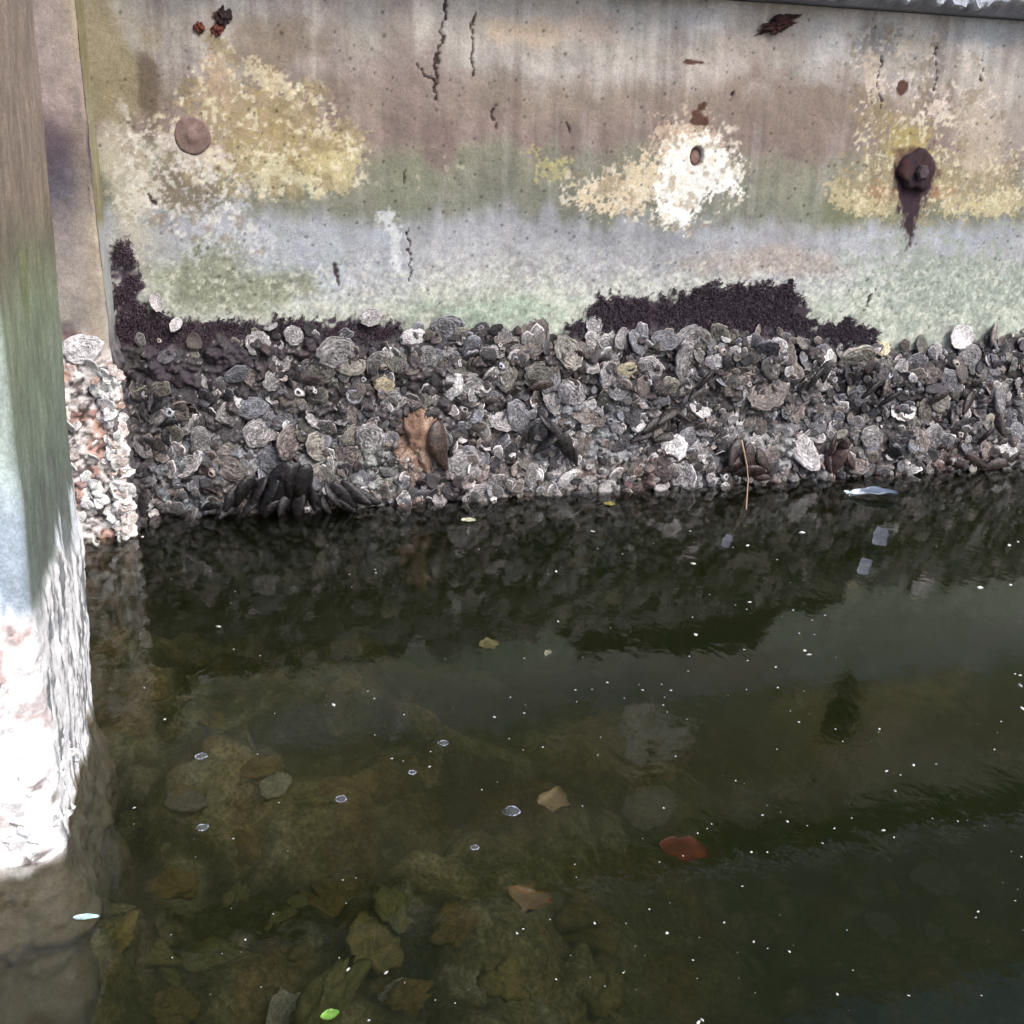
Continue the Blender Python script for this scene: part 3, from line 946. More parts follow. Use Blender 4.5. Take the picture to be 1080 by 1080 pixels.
for px, py, rp, tint, cup, label, short in MARK:
    x, z = on_wall(px, py, -0.02)
    r = rp * PXM(px, py) * 0.98
    spin = None
    y_ = None
    if py < 350 and px < 200:
        y_ = -0.014
    o = put_shell(x, z, r, tint, bool(cup), spin, 0.22, y_, 1.0)
    tag(o, label, 'oyster', 'oysters and shells crusted on the sea wall')
    oysters.append(dict(o=o, x=x, z=z, short=short))
for q, (px, py) in enumerate([(0, 0)]):
    pass

rest = []
tries = 0
alg_d = lambda x, z: max(float(sdpoly(np.array([x]), np.array([z]), a)[0]) for a in ALG)
while len(rest) + len(oysters) < 286 and tries < 60000:
    tries += 1
    px, py = random.uniform(120, 1085), random.uniform(340, 535)
    x, z = on_wall(px, py, -0.02)
    if z < 0.004 or z > band_top(np.array([x]))[0] + 0.008 or x < PIL_X + 0.012:
        continue
    if alg_d(x, z) > 0.003 and random.random() > 0.05:
        continue
    if px < 330 and py > 470 and random.random() > 0.35:
        continue
    if z < 0.05 and random.random() > 0.45:
        continue
    r = min(0.030, max(0.0105, random.lognormvariate(math.log(0.0178), 0.3)))
    if tries > 12000:
        r *= 0.85
    if any((x - a) ** 2 + (z - b) ** 2 < (0.56 * (r + c)) ** 2 for a, b, c in placed):
        continue
    right = px > 760
    colony = float(fbm(np.array([x * 9]), np.array([z * 12]), 205)[0]) + (0.25 if z < 0.1 else -0.05)
    tint = random.choices(['slate grey', 'brown grey', 'pale grey', 'dark', 'bluish', 'olive grey', 'white'],
                          [16, 30 if right else 18, 34 + 40 * max(0, colony), 10 + 22 * max(0, -colony), 4, 18, 2.5])[0]
    o = put_shell(x, z, r, tint, False, None, random.choice([0.15, 0.25, 0.35, 0.6]))
    rest.append(dict(o=o, x=x, z=z, tint=tint, r=r))

ORD = ['nearest', 'second', 'third', 'fourth', 'fifth', 'sixth', 'seventh', 'eighth', 'ninth', 'tenth', 'eleventh', 'twelfth']
DIRS = ['right of', 'up and right of', 'straight above', 'up and left of', 'left of', 'down and left of', 'straight below', 'down and right of']


def relative_labels(items, marks, noun, key=('x', 'z')):
    buckets = {}
    for it in items:
        best = min(marks, key=lambda m: math.hypot(it[key[0]] - m[key[0]], it[key[1]] - m[key[1]]))
        dx, dz = it[key[0]] - best[key[0]], it[key[1]] - best[key[1]]
        k = int(round(math.degrees(math.atan2(dz, dx)) / 45.0)) % 8
        buckets.setdefault((best['short'], k), []).append((math.hypot(dx, dz), it))
    for (short, k), lst in buckets.items():
        lst.sort(key=lambda t: t[0])
        for i, (d, it) in enumerate(lst):
            rank = ORD[min(i, 11)]
            it['o']['label'] = f"{it['tint']} {noun}, {rank} one {DIRS[k]} the {short}"


relative_labels(rest, oysters, 'oyster')
for it in rest:
    tag(it['o'], None, 'oyster', 'oysters and shells crusted on the sea wall')


# crust: the mass of barnacles and small shells nobody could count
def build_crust():
    xs = np.arange(PIL_X + 0.003, 1.75, 0.0022)
    zs = np.arange(-0.14, 0.34, 0.0022)
    X, Z = np.meshgrid(xs, zs, indexing='ij')
    h = crust_h(X, Z)
    m = sstep(0.001, 0.006, h)
    wx, wz = X + 0.004 * fbm(X * 60, Z * 60, 180), Z + 0.004 * fbm(X * 60, Z * 60, 181)
    a1, a2, ia = worley(wx * 46, wz * 46, 182)
    b1, b2, ib = worley(wx * 105, wz * 105, 184)
    dome = np.sqrt(np.clip(1 - (a1 / 0.62) ** 2, 0, 1))
    dome2 = np.sqrt(np.clip(1 - (b1 / 0.62) ** 2, 0, 1))
    big = vnoise(X * 14, Z * 14, 186) > 0.42
    H = h + m * (np.where(big, 0.011 * dome * (0.35 + ia), 0.004 * dome) + 0.0045 * dome2 * (0.3 + ib) + 0.004 * fbm(X * 50, Z * 50, 187))
    H = np.where(h > 0.0005, H, -0.004)
    P = Paint(X, Z)
    base = np.array([(92, 82, 85)], float)
    P.c[...] = base
    P.lay((70, 58, 58), sstep(-0.2, 0.6, fbm(X * 7, Z * 9, 188)) * 0.8)
    P.lay((158, 162, 166), 0.75 * sstep(0.0, 0.7, fbm(X * 8, Z * 12, 189)) * sstep(0.2, 0.05, Z))
    pale = lambda px, py, rx, rz: (1 - np.hypot((X - on_wall(px, py)[0]) / rx, (Z - on_wall(px, py)[1]) / rz)) + 0.35 * fbm(X * 30, Z * 30, 190)
    for px, py, rx, rz, c in ((230, 500, 0.16, 0.07, (160, 168, 176)), (400, 490, 0.14, 0.08, (176, 178, 174)), (520, 500, 0.2, 0.05, (168, 154, 150)),
                              (620, 450, 0.12, 0.1, (160, 164, 170)), (660, 500, 0.2, 0.04, (176, 166, 160)), (930, 470, 0.16, 0.06, (128, 120, 118)),
                              (720, 500, 0.2, 0.04, (164, 160, 162)), (780, 480, 0.12, 0.05, (140, 134, 132)), (205, 500, 0.1, 0.07, (150, 160, 168))):
        P.lay(c, 0.85 * sstep(0, 0.5, pale(px, py, rx, rz)))
    P.lay((150, 104, 88), 0.55 * sstep(0.3, 0.6, fbm(X * 24, Z * 24, 192)) * sstep(0.09, 0.02, Z))
    P.lay((96, 66, 58), 0.5 * sstep(0.35, 0.65, fbm(X * 19, Z * 19, 193)) * sstep(0.9, 1.2, X))
    P.lay((160, 132, 116), 0.75 * sstep(0, 0.5, pale(432, 470, 0.045, 0.06)))
    ring = 0.5 + 0.5 * np.sin(a1 * 34 + ia * 20)
    P.mul(0.72 + 0.25 * ring + 0.35 * (ia - 0.5) + 0.4 * (ib - 0.5))
    # barnacle mouths and grit
    P.mul(1 - 0.6 * (b1 < 0.13) * (ib > 0.45))
    P.lay((206, 206, 204), 0.75 * sstep(0.24, 0.20, b1) * sstep(0.12, 0.16, b1) * (ib > 0.55))
    P.mul(0.85)
    P.lay((34, 32, 35), 0.9 * sstep(0.10, 0.01, a2 - a1))  # gaps between lumps painted darker to deepen their shade
    cem = sstep(0.15, 0.5, fbm(X * 10, Z * 13, 196, 4)) * sstep(0.2, 0.1, Z)
    P.lay((178, 178, 176), 0.6 * cem * sstep(-0.5, 0.3, fbm(X * 150, Z * 150, 197, 3, 0.7)))
    P.lay((38, 36, 40), 0.5 * sstep(0.05, 0.0, b2 - b1))  # finer gaps shaded in the colour too
    alg = np.maximum.reduce([sdpoly(X, Z, a) for a in ALG]) / 0.01 + 0.8 * fbm(X * 70, Z * 70, 194)
    P.lay((60, 50, 58), 0.9 * sstep(-0.1, 0.6, alg) * sstep(0.35, -0.05, fbm(X * 45, Z * 45, 195, 4)))
    P.lay((26, 24, 21), 0.95 * sstep(0.0, -0.012, Z))
    V = np.stack([X, -H, Z], -1).reshape(-1, 3)
    keep_v = (h > 0.0002)
    Fq = grid_faces(len(xs), len(zs))
    k = keep_v.reshape(-1)
    Fq = Fq[k[Fq].any(1)]
    acc = Acc()
    acc.add(V, Fq, P.out(0.8))
    # small shells
    n = 0
    names = list(TINTS)
    while n < 2500:
        x, z = random.uniform(PIL_X + 0.01, 1.66), random.uniform(-0.004, 0.33)
        if z > float(np.interp(x, BTx, BTz)) + random.gauss(-0.004, 0.006):
            continue
        n += 1
        r = min(0.012, max(0.0034, random.lognormvariate(math.log(0.0068), 0.38)))
        ad = alg_d(x, z)
        if ad > 0.003 and random.random() > (0.45 if x < 0.3 else 0.35):
            continue
        isb = random.random() < 0.12
        tV, tF, tC = random.choice(BARN if isb else SMALL)
        if isb:
            r *= 0.75
        tl = 0.25 if isb else random.choice([0.2, 0.3, 0.6])
        B = frame((random.gauss(0, tl), -1, random.gauss(0.1, tl)), random.uniform(0, 6.28))
        yy = -float(crust_h(np.array([x]), np.array([z]))[0]) - 0.004 - random.uniform(0, 0.008)
        if ad > 0:
            yy = -0.006
        wV = (tV * r) @ B.T + np.array([x, yy, z])
        low = z < 0.09
        t = np.array(TINTS[random.choices(['slate grey', 'brown grey', 'pale grey', 'dark', 'bluish', 'olive grey', 'white', 'maroon'],
                                          [16, 18, 34 if low else 24, 16, 8, 10, 4, 6 if low else 2])[0]]) * random.uniform(0.22, 1.15) * np.array([1.02, 0.96, 0.99])
        acc.add(wV, tF, np.clip(tC[:, None] * t[None], 0, 1))
    me = acc.mesh('shell_crust')
    o = obj('shell_crust', me, M_CRUST)
    tag(o, 'grey mass of small barnacles and shell bits filling the band above the water', 'barnacle crust', kind='stuff')


build_crust()


# crust on the pilaster foot and on the pile foot
def foot_crust(name, n, sampler, normal, label, tints, weights, rlo, rhi):
    acc = Acc()
    for i in range(n):
        p = sampler()
        r = random.uniform(rlo, rhi)
        tV, tF, tC = random.choice(SMALL)
        nn = np.array(normal) + np.array([random.gauss(0, 0.5) for _ in range(3)])
        B = frame(nn, random.uniform(0, 6.28))
        t = np.array(random.choices(tints, weights)[0]) * random.uniform(0.8, 1.15)
        acc.add((tV * r) @ B.T + np.array(p), tF, np.clip((0.55 + 0.45 * tC[:, None]) * t[None], 0, 1))
    o = obj(name, acc.mesh(name), M_CRUST)
    tag(o, label, 'barnacle crust', kind='stuff')


zt_p = on_wall(100, 380, PIL_Y)[1]
foot_crust('barnacle_crust', 380, lambda: (random.choice([random.uniform(-0.40, PIL_X + 0.004), random.uniform(PIL_X - 0.012, PIL_X + 0.006)]), PIL_Y - random.uniform(0.004, 0.016), random.uniform(-0.03, 1) * zt_p * random.uniform(0.8, 1)),
           (0.2, -1, 0.1), 'white and pinkish barnacle crust on the foot of the pilaster',
           [(0.86, 0.84, 0.82), (0.7, 0.6, 0.56), (0.5, 0.36, 0.3), (0.2, 0.17, 0.17)], [70, 18, 4, 3], 0.004, 0.010)
zt_w = on_side(40, 700, PILE_X)[1]


def pile_pt():
    zz = abs(random.random() - random.random()) * zt_w * 1.1
    if random.random() < 0.6:
        return (random.uniform(-0.32, PILE_X - 0.006), PILE_F - random.uniform(0.002, 0.006), zz)
    return (PILE_X + random.uniform(0.0, 0.004), random.uniform(PILE_F, PILE_F + 0.12), zz * 0.6)


foot_crust('lime_crust', 160, pile_pt, (0.3, -1, 0.1), 'chalk white barnacle crust on the foot of the near pile',
           [(0.9, 0.9, 0.9), (0.8, 0.72, 0.7), (0.4, 0.34, 0.33)], [80, 18, 5], 0.0025, 0.007)

# the round white shell at the top of the pilaster crust
x, z = on_wall(87, 367, PIL_Y)
o = put_shell(x, z, 0.0225, 'white', False, 0.4, 0.1, PIL_Y - 0.006)
tag(o, 'round chalk white shell on the pilaster at the top of its crust', 'oyster')


# ------------------------------------------------------------------ dark turf
def build_turf():
    V, Fc, C = [], [], []
    n = 0
    polys = [(a, min(p[0] for p in a), max(p[0] for p in a), min(p[1] for p in a), max(p[1] for p in a)) for a in ALG]
    for a, x0, x1, z0, z1 in polys:
        cnt = int((x1 - x0 + .04) * (z1 - z0 + .04) * 520000)
        xs = rng.uniform(x0 - 0.02, x1 + 0.02, cnt)
        zs = rng.uniform(z0 - 0.02, z1 + 0.02, cnt)
        sd = sdpoly(xs, zs, a) / 0.012 + 1.5 * fbm(xs * 60, zs * 60, 200, 5, 0.7) - 0.5 * rng.random(cnt)
        hole = fbm(xs * 26, zs * 30, 201, 3)
        left = xs < 0.3
        ok = (sd > 0) & (hole < np.where(left, 0.4, 0.7)) & (fbm(xs * 95, zs * 95, 204, 3) < 0.62)
        for x, z in zip(xs[ok], zs[ok]):
            L = random.uniform(0.004, 0.0095)
            w = random.uniform(0.0007, 0.0014)
            y0 = -float(0.001)
            dx, dz = random.gauss(0, 0.55), random.gauss(-0.05, 0.6)
            d = np.array([dx, -1.0, dz])
            d /= np.linalg.norm(d)
            s = np.array([random.gauss(0, 1), 0.1, random.gauss(0, 1)])
            s /= np.linalg.norm(s)
            t2 = np.cross(d, s)
            p = np.array([x, y0, z])
            base = len(V)
            V += [p + s * w, p - s * 0.5 * w + t2 * 0.86 * w, p - s * 0.5 * w - t2 * 0.86 * w, p + d * L]
            Fc += [(base, base + 1, base + 3), (base + 1, base + 2, base + 3), (base + 2, base, base + 3)]
            k = random.uniform(0.5, 1.5)
            c = np.array([0.072, 0.053, 0.066]) * k
            C += [c, c, c, c * 1.6]
    me = mesh_from('algae_turf', np.array(V), np.array(Fc), np.array(C), smooth=False)
    o = obj('algae_turf', me, M_ALGAE)
    tag(o, 'purple black algae turf fringing the top of the shell band', 'algae', kind='stuff')


build_turf()


# ------------------------------------------------------------------ mussels
def mussel_mesh():
    nr, ns = 13, 16
    V, C = [], []
    for i in range(nr):
        t = i / (nr - 1)
        xx = -1 + 2 * t
        wdt = 0.5 * (math.sin(math.pi * min(1, t * 0.93 + 0.05)) ** 0.6) * (0.55 + 0.6 * t)
        hh = 0.22 * (math.sin(math.pi * min(1, t * 0.9 + 0.07)) ** 0.7)
        for j in range(ns):
            a = 2 * math.pi * j / ns
            ca, sa = math.cos(a), math.sin(a)
            V.append((xx, wdt * ca + 0.14 * math.sin(math.pi * t), hh * abs(sa) ** 1.15 * (1 if sa > 0 else -1)))
            C.append(0.6 + 0.5 * (0.5 + 0.5 * math.sin(t * 26)) * t + (0.5 if abs(sa) < 0.2 else 0))
    V = np.array(V)
    idx = np.arange(nr * ns).reshape(nr, ns)
    Fq = np.stack([idx[:-1], np.roll(idx[:-1], -1, 1), np.roll(idx[1:], -1, 1), idx[1:]], -1).reshape(-1, 4)
    cap0 = np.array([[idx[0, j + 1], idx[0, j], idx[0, ns - 1 - j], idx[0, ns - 2 - j]] for j in range(ns // 2 - 1)])
    cap1 = np.array([[idx[-1, j], idx[-1, j + 1], idx[-1, ns - 2 - j], idx[-1, ns - 1 - j]] for j in range(ns // 2 - 1)])
    C = np.array(C)
    return mesh_from('mussel', V, np.vstack([Fq, cap0, cap1]), np.stack([C] * 3, -1))


MUS = mussel_mesh()
MUS.materials.append(M_MUSSEL)


def put_mussel(px, py, Lpx, ang, col=(0.022, 0.02, 0.024), out=0.025, tilt=0.4, label='', group=None, lift=None):
    x, z = on_wall(px, py, -out)
    o = bpy.data.objects.new('mussel', MUS)
    COL.objects.link(o)
    L = Lpx * PXM(px, py) / 2
    a = math.radians(ang)
    ax = np.array([math.cos(a), random.gauss(0, tilt) if lift is None else -lift, math.sin(a)])
    ax /= np.linalg.norm(ax)
    roll = random.gauss(0, 0.9)
    L *= random.uniform(0.75, 1.1)
    nn = np.array([0, -1, 0.2]) + roll * np.array([-ax[2], 0, ax[0]])
    b = np.cross(nn, ax)
    b /= np.linalg.norm(b)
    c = np.cross(ax, b)
    B = np.stack([ax, b, c], 1) * L
    o.matrix_world = Matrix([[*B[i], [x, -out, z][i]] for i in range(3)] + [[0, 0, 0, 1]])
    k = random.uniform(0.75, 1.4)
    k *= 0.8
    o.color = (col[0] * k, col[1] * k, col[2] * k, 1)
    tag(o, label, 'mussel', group)
    return o


CL = [
    ('black clump by the rounded pale oyster', [(168, 428, 30, 38), (178, 447, 26, 20), (158, 425, 22, 80), (176, 462, 24, 100), (152, 440, 20, 120)], (0.022, 0.022, 0.026)),
    ('large dark clump at the waterline', [(222, 535, 26, 25), (246, 526, 40, 55), (258, 518, 44, 60), (272, 520, 48, 62), (284, 522, 50, 66), (297, 512, 52, 70), (310, 508, 48, 78),
                                        (300, 533, 36, 60), (286, 538, 34, 50), (322, 512, 46, 84), (330, 525, 38, 95), (262, 538, 30, 48), (240, 540, 26, 30), (316, 535, 34, 80)], (0.02, 0.017, 0.018)),
    ('dark fan right of the large clump', [(352, 522, 34, 120), (364, 523, 40, 130), (376, 520, 40, 140), (386, 523, 36, 150), (366, 535, 32, 140), (345, 533, 26, 110)], (0.022, 0.02, 0.022)),
    ('black spray in mid band', [(578, 447, 30, 130), (590, 460, 34, 125), (600, 472, 34, 110), (607, 482, 26, 100), (575, 470, 26, 40), (562, 458, 22, 70)], (0.02, 0.018, 0.018)),
    ('slanted dark spray left of the straw stalk', [(690, 450, 34, 20), (676, 462, 26, 25), (704, 440, 26, 30), (720, 440, 24, 150), (700, 463, 26, 10), (735, 415, 22, 40), (745, 400, 24, 45)], (0.03, 0.022, 0.022)),
    ('dark brown clump behind the straw stalk', [(776, 478, 28, 60), (792, 484, 32, 100), (806, 486, 28, 120), (770, 495, 30, 30), (788, 499, 32, 10), (802, 500, 26, 160)], (0.035, 0.02, 0.017)),
    ('reddish brown clump right of the big pale oyster', [(878, 470, 30, 80), (890, 476, 32, 95), (884, 488, 28, 70), (898, 486, 26, 120), (874, 487, 24, 100)], (0.06, 0.032, 0.03)),
    ('dark group at the right waterline end', [(1010, 490, 24, 160), (1030, 486, 30, 150), (1048, 492, 30, 20), (1066, 486, 28, 40), (1040, 460, 26, 60), (1056, 448, 24, 100), (1022, 425, 24, 50), (990, 420, 22, 40)], (0.04, 0.024, 0.022)),
    ('dark upright group near the upper edge', [(860, 400, 24, 60), (872, 392, 22, 80), (920, 410, 24, 40), (940, 420, 26, 30), (905, 395, 22, 70)], (0.03, 0.027, 0.027)),
]
ORN = ['first', 'second', 'third', 'fourth', 'fifth', 'sixth', 'seventh', 'eighth', 'ninth', 'tenth', 'eleventh', 'twelfth', 'thirteenth', 'fourteenth']
for name, lst, col in CL:
    for i, (px, py, L, ang) in enumerate(sorted(lst)):
        wat = py > 505 and px < 420
        put_mussel(px, py, L * 1.0, ang, col, 0.058 if wat else 0.041, 0.25,
                   f'{ORN[i]} mussel from the left, {name}', 'mussels in dark clumps on the wall')
put_mussel(570, 408, 28, 10, (0.075, 0.05, 0.045), 0.024, 0.1, 'lone smooth brown mussel right of the small oval white shell', 'mussels in dark clumps on the wall')
put_mussel(465, 470, 58, 100, (0.07, 0.042, 0.032), 0.036, 0.1, 'large brown mussel on the right side of the orange sponge', 'mussels in dark clumps on the wall')
put_mussel(478, 466, 40, 80, (0.02, 0.018, 0.018), 0.026, 0.1, 'black mussel tucked behind the large brown mussel by the sponge', 'mussels in dark clumps on the wall')
put_mussel(452, 440, 34, 20, (0.03, 0.025, 0.024), 0.024, 0.1, 'dark mussel lying above the orange sponge', 'mussels in dark clumps on the wall')
x, z = on_wall(160, 530, PIL_Y * 0.6)
put_mussel(153, 530, 36, 75, (0.05, 0.042, 0.045), 0.085, 0.2, 'dark grey mussel at the water in the corner by the pilaster', 'mussels in dark clumps on the wall')


# ------------------------------------------------------------------ lumps: sponge, splinter, flakes, stones, leaves
def lump(name, size, rgb, seed, mat, rgb2=None, ns=26, nr=16, rough=0.3, fr=2.0, fine=0.0):
    V = []
    for i in range(nr + 1):
        f = math.pi * i / nr
        for j in range(ns):
            a = 2 * math.pi * j / ns
            V.append((math.sin(f) * math.cos(a), math.sin(f) * math.sin(a), math.cos(f)))
    V = np.array(V)
    k = 1 + rough * fbm(V[:, 0] * fr + 5 + V[:, 2] * fr * 0.9, V[:, 1] * fr + 5 - V[:, 2] * fr * 1.1, seed, 4)
    k[:ns] = k[:ns].mean()
    k[-ns:] = k[-ns:].mean()
    if fine:
        k = k * (1 + fine * fbm(V[:, 0] * 7 + V[:, 1] * 4, V[:, 2] * 3.5 + V[:, 1] * 5, seed + 2, 3))
    V = V * k[:, None] * np.array(size)
    idx = np.arange((nr + 1) * ns).reshape(nr + 1, ns)
    Fq = np.stack([idx[:-1], idx[1:], np.roll(idx[1:], -1, 1), np.roll(idx[:-1], -1, 1)], -1).reshape(-1, 4)
    mx = max(size)
    return mesh_from(name, V, Fq, tinted(V, rgb, seed + 1, 0.3, 2.0 / mx, rgb2)), V


def put(name, me, mat, loc, rot=(0, 0, 0), label=None, cat=None, group=None):
    o = obj(name, me, mat, None, loc)
    o.rotation_euler = rot
    tag(o, label, cat, group)
    return o


x, z = on_wall(440, 468, -0.02)
me, _ = lump('orange_sponge', (0.029, 0.015, 0.046), (146, 116, 98), 41, M_SOFT, (172, 148, 132), rough=0.4, fr=1.5, fine=0.3, ns=60, nr=44)
put('orange_sponge', me, M_SOFT, (x, -0.02, z), (0, 0.1, 0), 'orange brown sponge growing among the shells near the water', 'sponge')

# rusty splinter hanging on the upper wall
x, z = on_wall(820, 25)
me, _ = lump('rusty_splinter', (0.026, 0.006, 0.0075), (78, 46, 40), 55, M_SOFT, (40, 26, 26), rough=0.8, fr=3.5, ns=40, nr=40)
put('rusty_splinter', me, M_SOFT, (x, -0.006, z), (0, math.radians(-22), 0), 'dark rusty splinter stuck to the wall below the coping', 'splinter')
x, z = on_wall(838, 19)
for px, py, sx, sz, lab in ((236, 18, 0.009, 0.010, 'dark brown flake on the upper wall, upper one of the left cluster'),
                            (211, 29, 0.006, 0.006, 'small red rusty flake at the left of the flake cluster'),
                            (229, 31, 0.006, 0.007, 'red brown flake just below the dark brown flake')):
    x, z = on_wall(px, py)
    me, _ = lump('rust_flake', (sx, 0.004, sz), (110, 56, 44) if py > 20 else (48, 34, 34), int(px), M_SOFT, rough=0.7, fr=2.6)
    put('rust_flake', me, M_SOFT, (x, -0.002, z), (0, 0.4, 0), lab, 'rust flake', 'rust flakes on the upper wall')

# straw stalk
def tube(name, pts, rad, rgb, mat):
    pts = [np.array(p, float) for p in pts]
    ns = 6
    V = []
    for i, p in enumerate(pts):
        t = pts[min(i + 1, len(pts) - 1)] - pts[max(i - 1, 0)]
        t /= np.linalg.norm(t)
        a = np.cross(t, [0.3, 1, 0.2])
        a /= np.linalg.norm(a)
        b = np.cross(t, a)
        r = rad * (1 - 0.5 * i / len(pts))
        for j in range(ns):
            q = 2 * math.pi * j / ns
            V.append(p + r * (a * math.cos(q) + b * math.sin(q)))
    V = np.array(V)
    idx = np.arange(len(pts) * ns).reshape(-1, ns)
    Fq = np.stack([idx[:-1], idx[1:], np.roll(idx[1:], -1, 1), np.roll(idx[:-1], -1, 1)], -1).reshape(-1, 4)
    caps = np.array([[idx[0, 0], idx[0, 1], idx[0, 2], idx[0, 3]], [idx[0, 3], idx[0, 4], idx[0, 5], idx[0, 0]],
                     [idx[-1, 3], idx[-1, 2], idx[-1, 1], idx[-1, 0]], [idx[-1, 0], idx[-1, 5], idx[-1, 4], idx[-1, 3]]])
    return mesh_from(name, V, np.vstack([Fq, caps]), tinted(V, rgb))


pts = []
for px, py in ((782, 464), (785, 478), (788, 492), (789, 506)):
    x, z = on_wall(px, py, -0.055)
    pts.append((x, -0.055, z))
x, y = on_water(787, 537)
pts.append((x, y, -0.001))
put('straw_stalk', tube('straw_stalk', pts, 0.0016, (170, 140, 118), M_BIT), M_BIT, (0, 0, 0), (0, 0, 0), 'thin straw stalk dangling from the shells into the water', 'stalk')


# ------------------------------------------------------------------ sea bed
def bed_z(x, y):
    x, y = np.asarray(x, float), np.asarray(y, float)
    base = -0.17 - 0.18 * sstep(0.0, 0.75, x) - 0.07 * sstep(-0.5, -0.05, y)
    w1, w2, iw = worley(x * 9 + 0.3 * fbm(x * 12, y * 12, 210), y * 9, 211)
    return base + 0.05 * fbm(x * 4, y * 4, 212) + 0.045 * np.sqrt(np.clip(1 - (w1 / 0.65) ** 2, 0, 1)) * (iw > 0.35) * sstep(0.75, 0.1, x) + 0.012 * fbm(x * 22, y * 22, 213)


def build_bed():
    xs = spaced(-0.6, 1.9, 0.009, -6, 12)
    ys = spaced(-1.5, 0.05, 0.009, -12, 0.06)
    X, Y = np.meshgrid(xs, ys, indexing='ij')
    Z = bed_z(X, Y)
    P = Paint(X, Y)
    P.c[...] = (112, 108, 72)
    P.lay((156, 142, 96), 0.7 * sstep(0.0, 0.7, fbm(X * 9, Y * 9, 214)) * sstep(0.6, 0.0, X))
    P.lay((52, 52, 36), 0.8 * sstep(0.0, 0.6, fbm(X * 7, Y * 7, 215)))
    P.lay((66, 72, 48), 0.6 * sstep(0.2, 0.9, X))
    P.lay((150, 146, 112), 0.6 * sstep(0.3, 0.6, fbm(X * 24, Y * 24, 216)))
    P.lay((126, 100, 60), 0.5 * sstep(0.3, 0.6, fbm(X * 12, Y * 12, 217)))
    V = np.stack([X, Y, Z], -1).reshape(-1, 3)
    o = obj('seabed', mesh_from('seabed', V, grid_faces(len(xs), len(ys)), P.out(0.8)), M_BED)
    tag(o, 'brown silty sea bed under the shallow water', 'sea bed', kind='structure')


build_bed()

# floating and sunken things one can pick out
flo = []


def water_px(px, py):
    a, b = on_water(px + 1, py), on_water(px, py)
    return math.hypot(a[0] - b[0], a[1] - b[1])


def leaf_mesh(name, L, Wd, rgb, seed, curl=0.15, rgb2=None, notch=0.0, pw=0.7):
    nu, nv = 15, 9
    V = []
    r = np.random.default_rng(seed)
    for side in (0, 1):
        for i in range(nu):
            t = i / (nu - 1)
            w = Wd * (math.sin(math.pi * (0.02 + 0.96 * t)) ** pw) * (1 + 0.18 * float(fbm(np.array([t * 5 + seed]), np.array([1.0]), seed)[0]) + notch * math.sin(t * 16))
            for j in range(nv):
                u = -1 + 2 * j / (nv - 1)
                V.append(((t - 0.5) * L, w * u, curl * Wd * (u * u - 0.5) + 0.25 * curl * L * math.sin(2.4 * t) + 0.05 * Wd * math.sin(t * 14) * u - side * max(0.0006, 0.05 * Wd)))
    V = np.array(V)
    n = nu * nv
    g = grid_faces(nu, nv)
    ed = []
    ring = [i * nv for i in range(nu)] + [(nu - 1) * nv + j for j in range(1, nv)] + [i * nv + nv - 1 for i in range(nu - 2, -1, -1)] + [j for j in range(nv - 2, 0, -1)]
    for k in range(len(ring)):
        a, b = ring[k], ring[(k + 1) % len(ring)]
        ed.append([a, b, b + n, a + n])
    Fq = np.vstack([g, g[:, ::-1] + n, np.array(ed)])
    return mesh_from(name, V, Fq, tinted(V, rgb, seed, 0.3, 3 / L, rgb2))


def float_leaf(name, px, py, Lp, Wp, ang, rgb, label, cat, z=0.0004, seed=1, curl=0.12, short=None, rgb2=None, notch=0.0, tilt=0.0):
    s = water_px(px, py)
    x, y = on_water(px, py, z)
    me = leaf_mesh(name, Lp * s, Wp * s * 0.5 / 0.62, rgb, seed, curl, rgb2, notch)
    o = put(name, me, M_BIT, (x, y, z + 0.001), (tilt, 0, math.radians(ang) - YAW), label, cat)
    if short:
        flo.append(dict(o=o, x=x, y=y, short=short))
    return o


float_leaf('dead_leaf', 721, 896, 60, 27, -18, (106, 52, 28), 'sunken red brown leaf in the right middle of the water', 'leaf', -0.085, 3, 0.06, 'red leaf', (84, 42, 24))
float_leaf('dead_leaf', 584, 849, 40, 26, -10, (112, 98, 66), 'sunken tan leaf scrap right of the big bubble', 'leaf', -0.06, 8, 0.4, 'tan leaf scrap', None, 0.05)
float_leaf('dead_leaf', 559, 950, 40, 34, 70, (106, 88, 54), 'curled ochre leaf under water below the big bubble', 'leaf', -0.075, 13, 0.3, 'curled ochre leaf', (120, 84, 48))
float_leaf('leaf_fragment', 348, 1071, 20, 8, 24, (108, 150, 62), 'bright green leaf fragment floating at the lower edge', 'leaf fragment', 0.0004, 5, 0.1, 'green leaf fragment')
float_leaf('leaf_fragment', 91, 968, 27, 5, 5, (176, 206, 204), 'pale bluish sliver floating beside the near pile', 'leaf fragment', 0.0004, 6, 0.1, 'pale sliver by pile')
float_leaf('leaf_fragment', 494, 549, 15, 8, 0, (176, 176, 150), 'pale oval scrap floating close to the wall in the middle', 'leaf fragment', 0.0004, 7, 0.1, 'pale oval scrap')
float_leaf('leaf_fragment', 643, 532, 12, 8, 0, (120, 112, 58), 'olive scrap floating close to the wall right of the pale oval scrap', 'leaf fragment', 0.0004, 9, 0.1, 'olive scrap')
float_leaf('leaf_fragment', 516, 681, 22, 16, 20, (104, 100, 62), 'yellow olive scrap at the end of the dark reflection', 'leaf fragment', -0.012, 10, 0.2, 'yellow olive scrap')
float_leaf('leaf_fragment', 578, 690, 12, 5, 60, (130, 130, 104), 'thin curled scrap right of the yellow olive scrap', 'leaf fragment', -0.004, 11, 0.4, 'thin curled scrap')
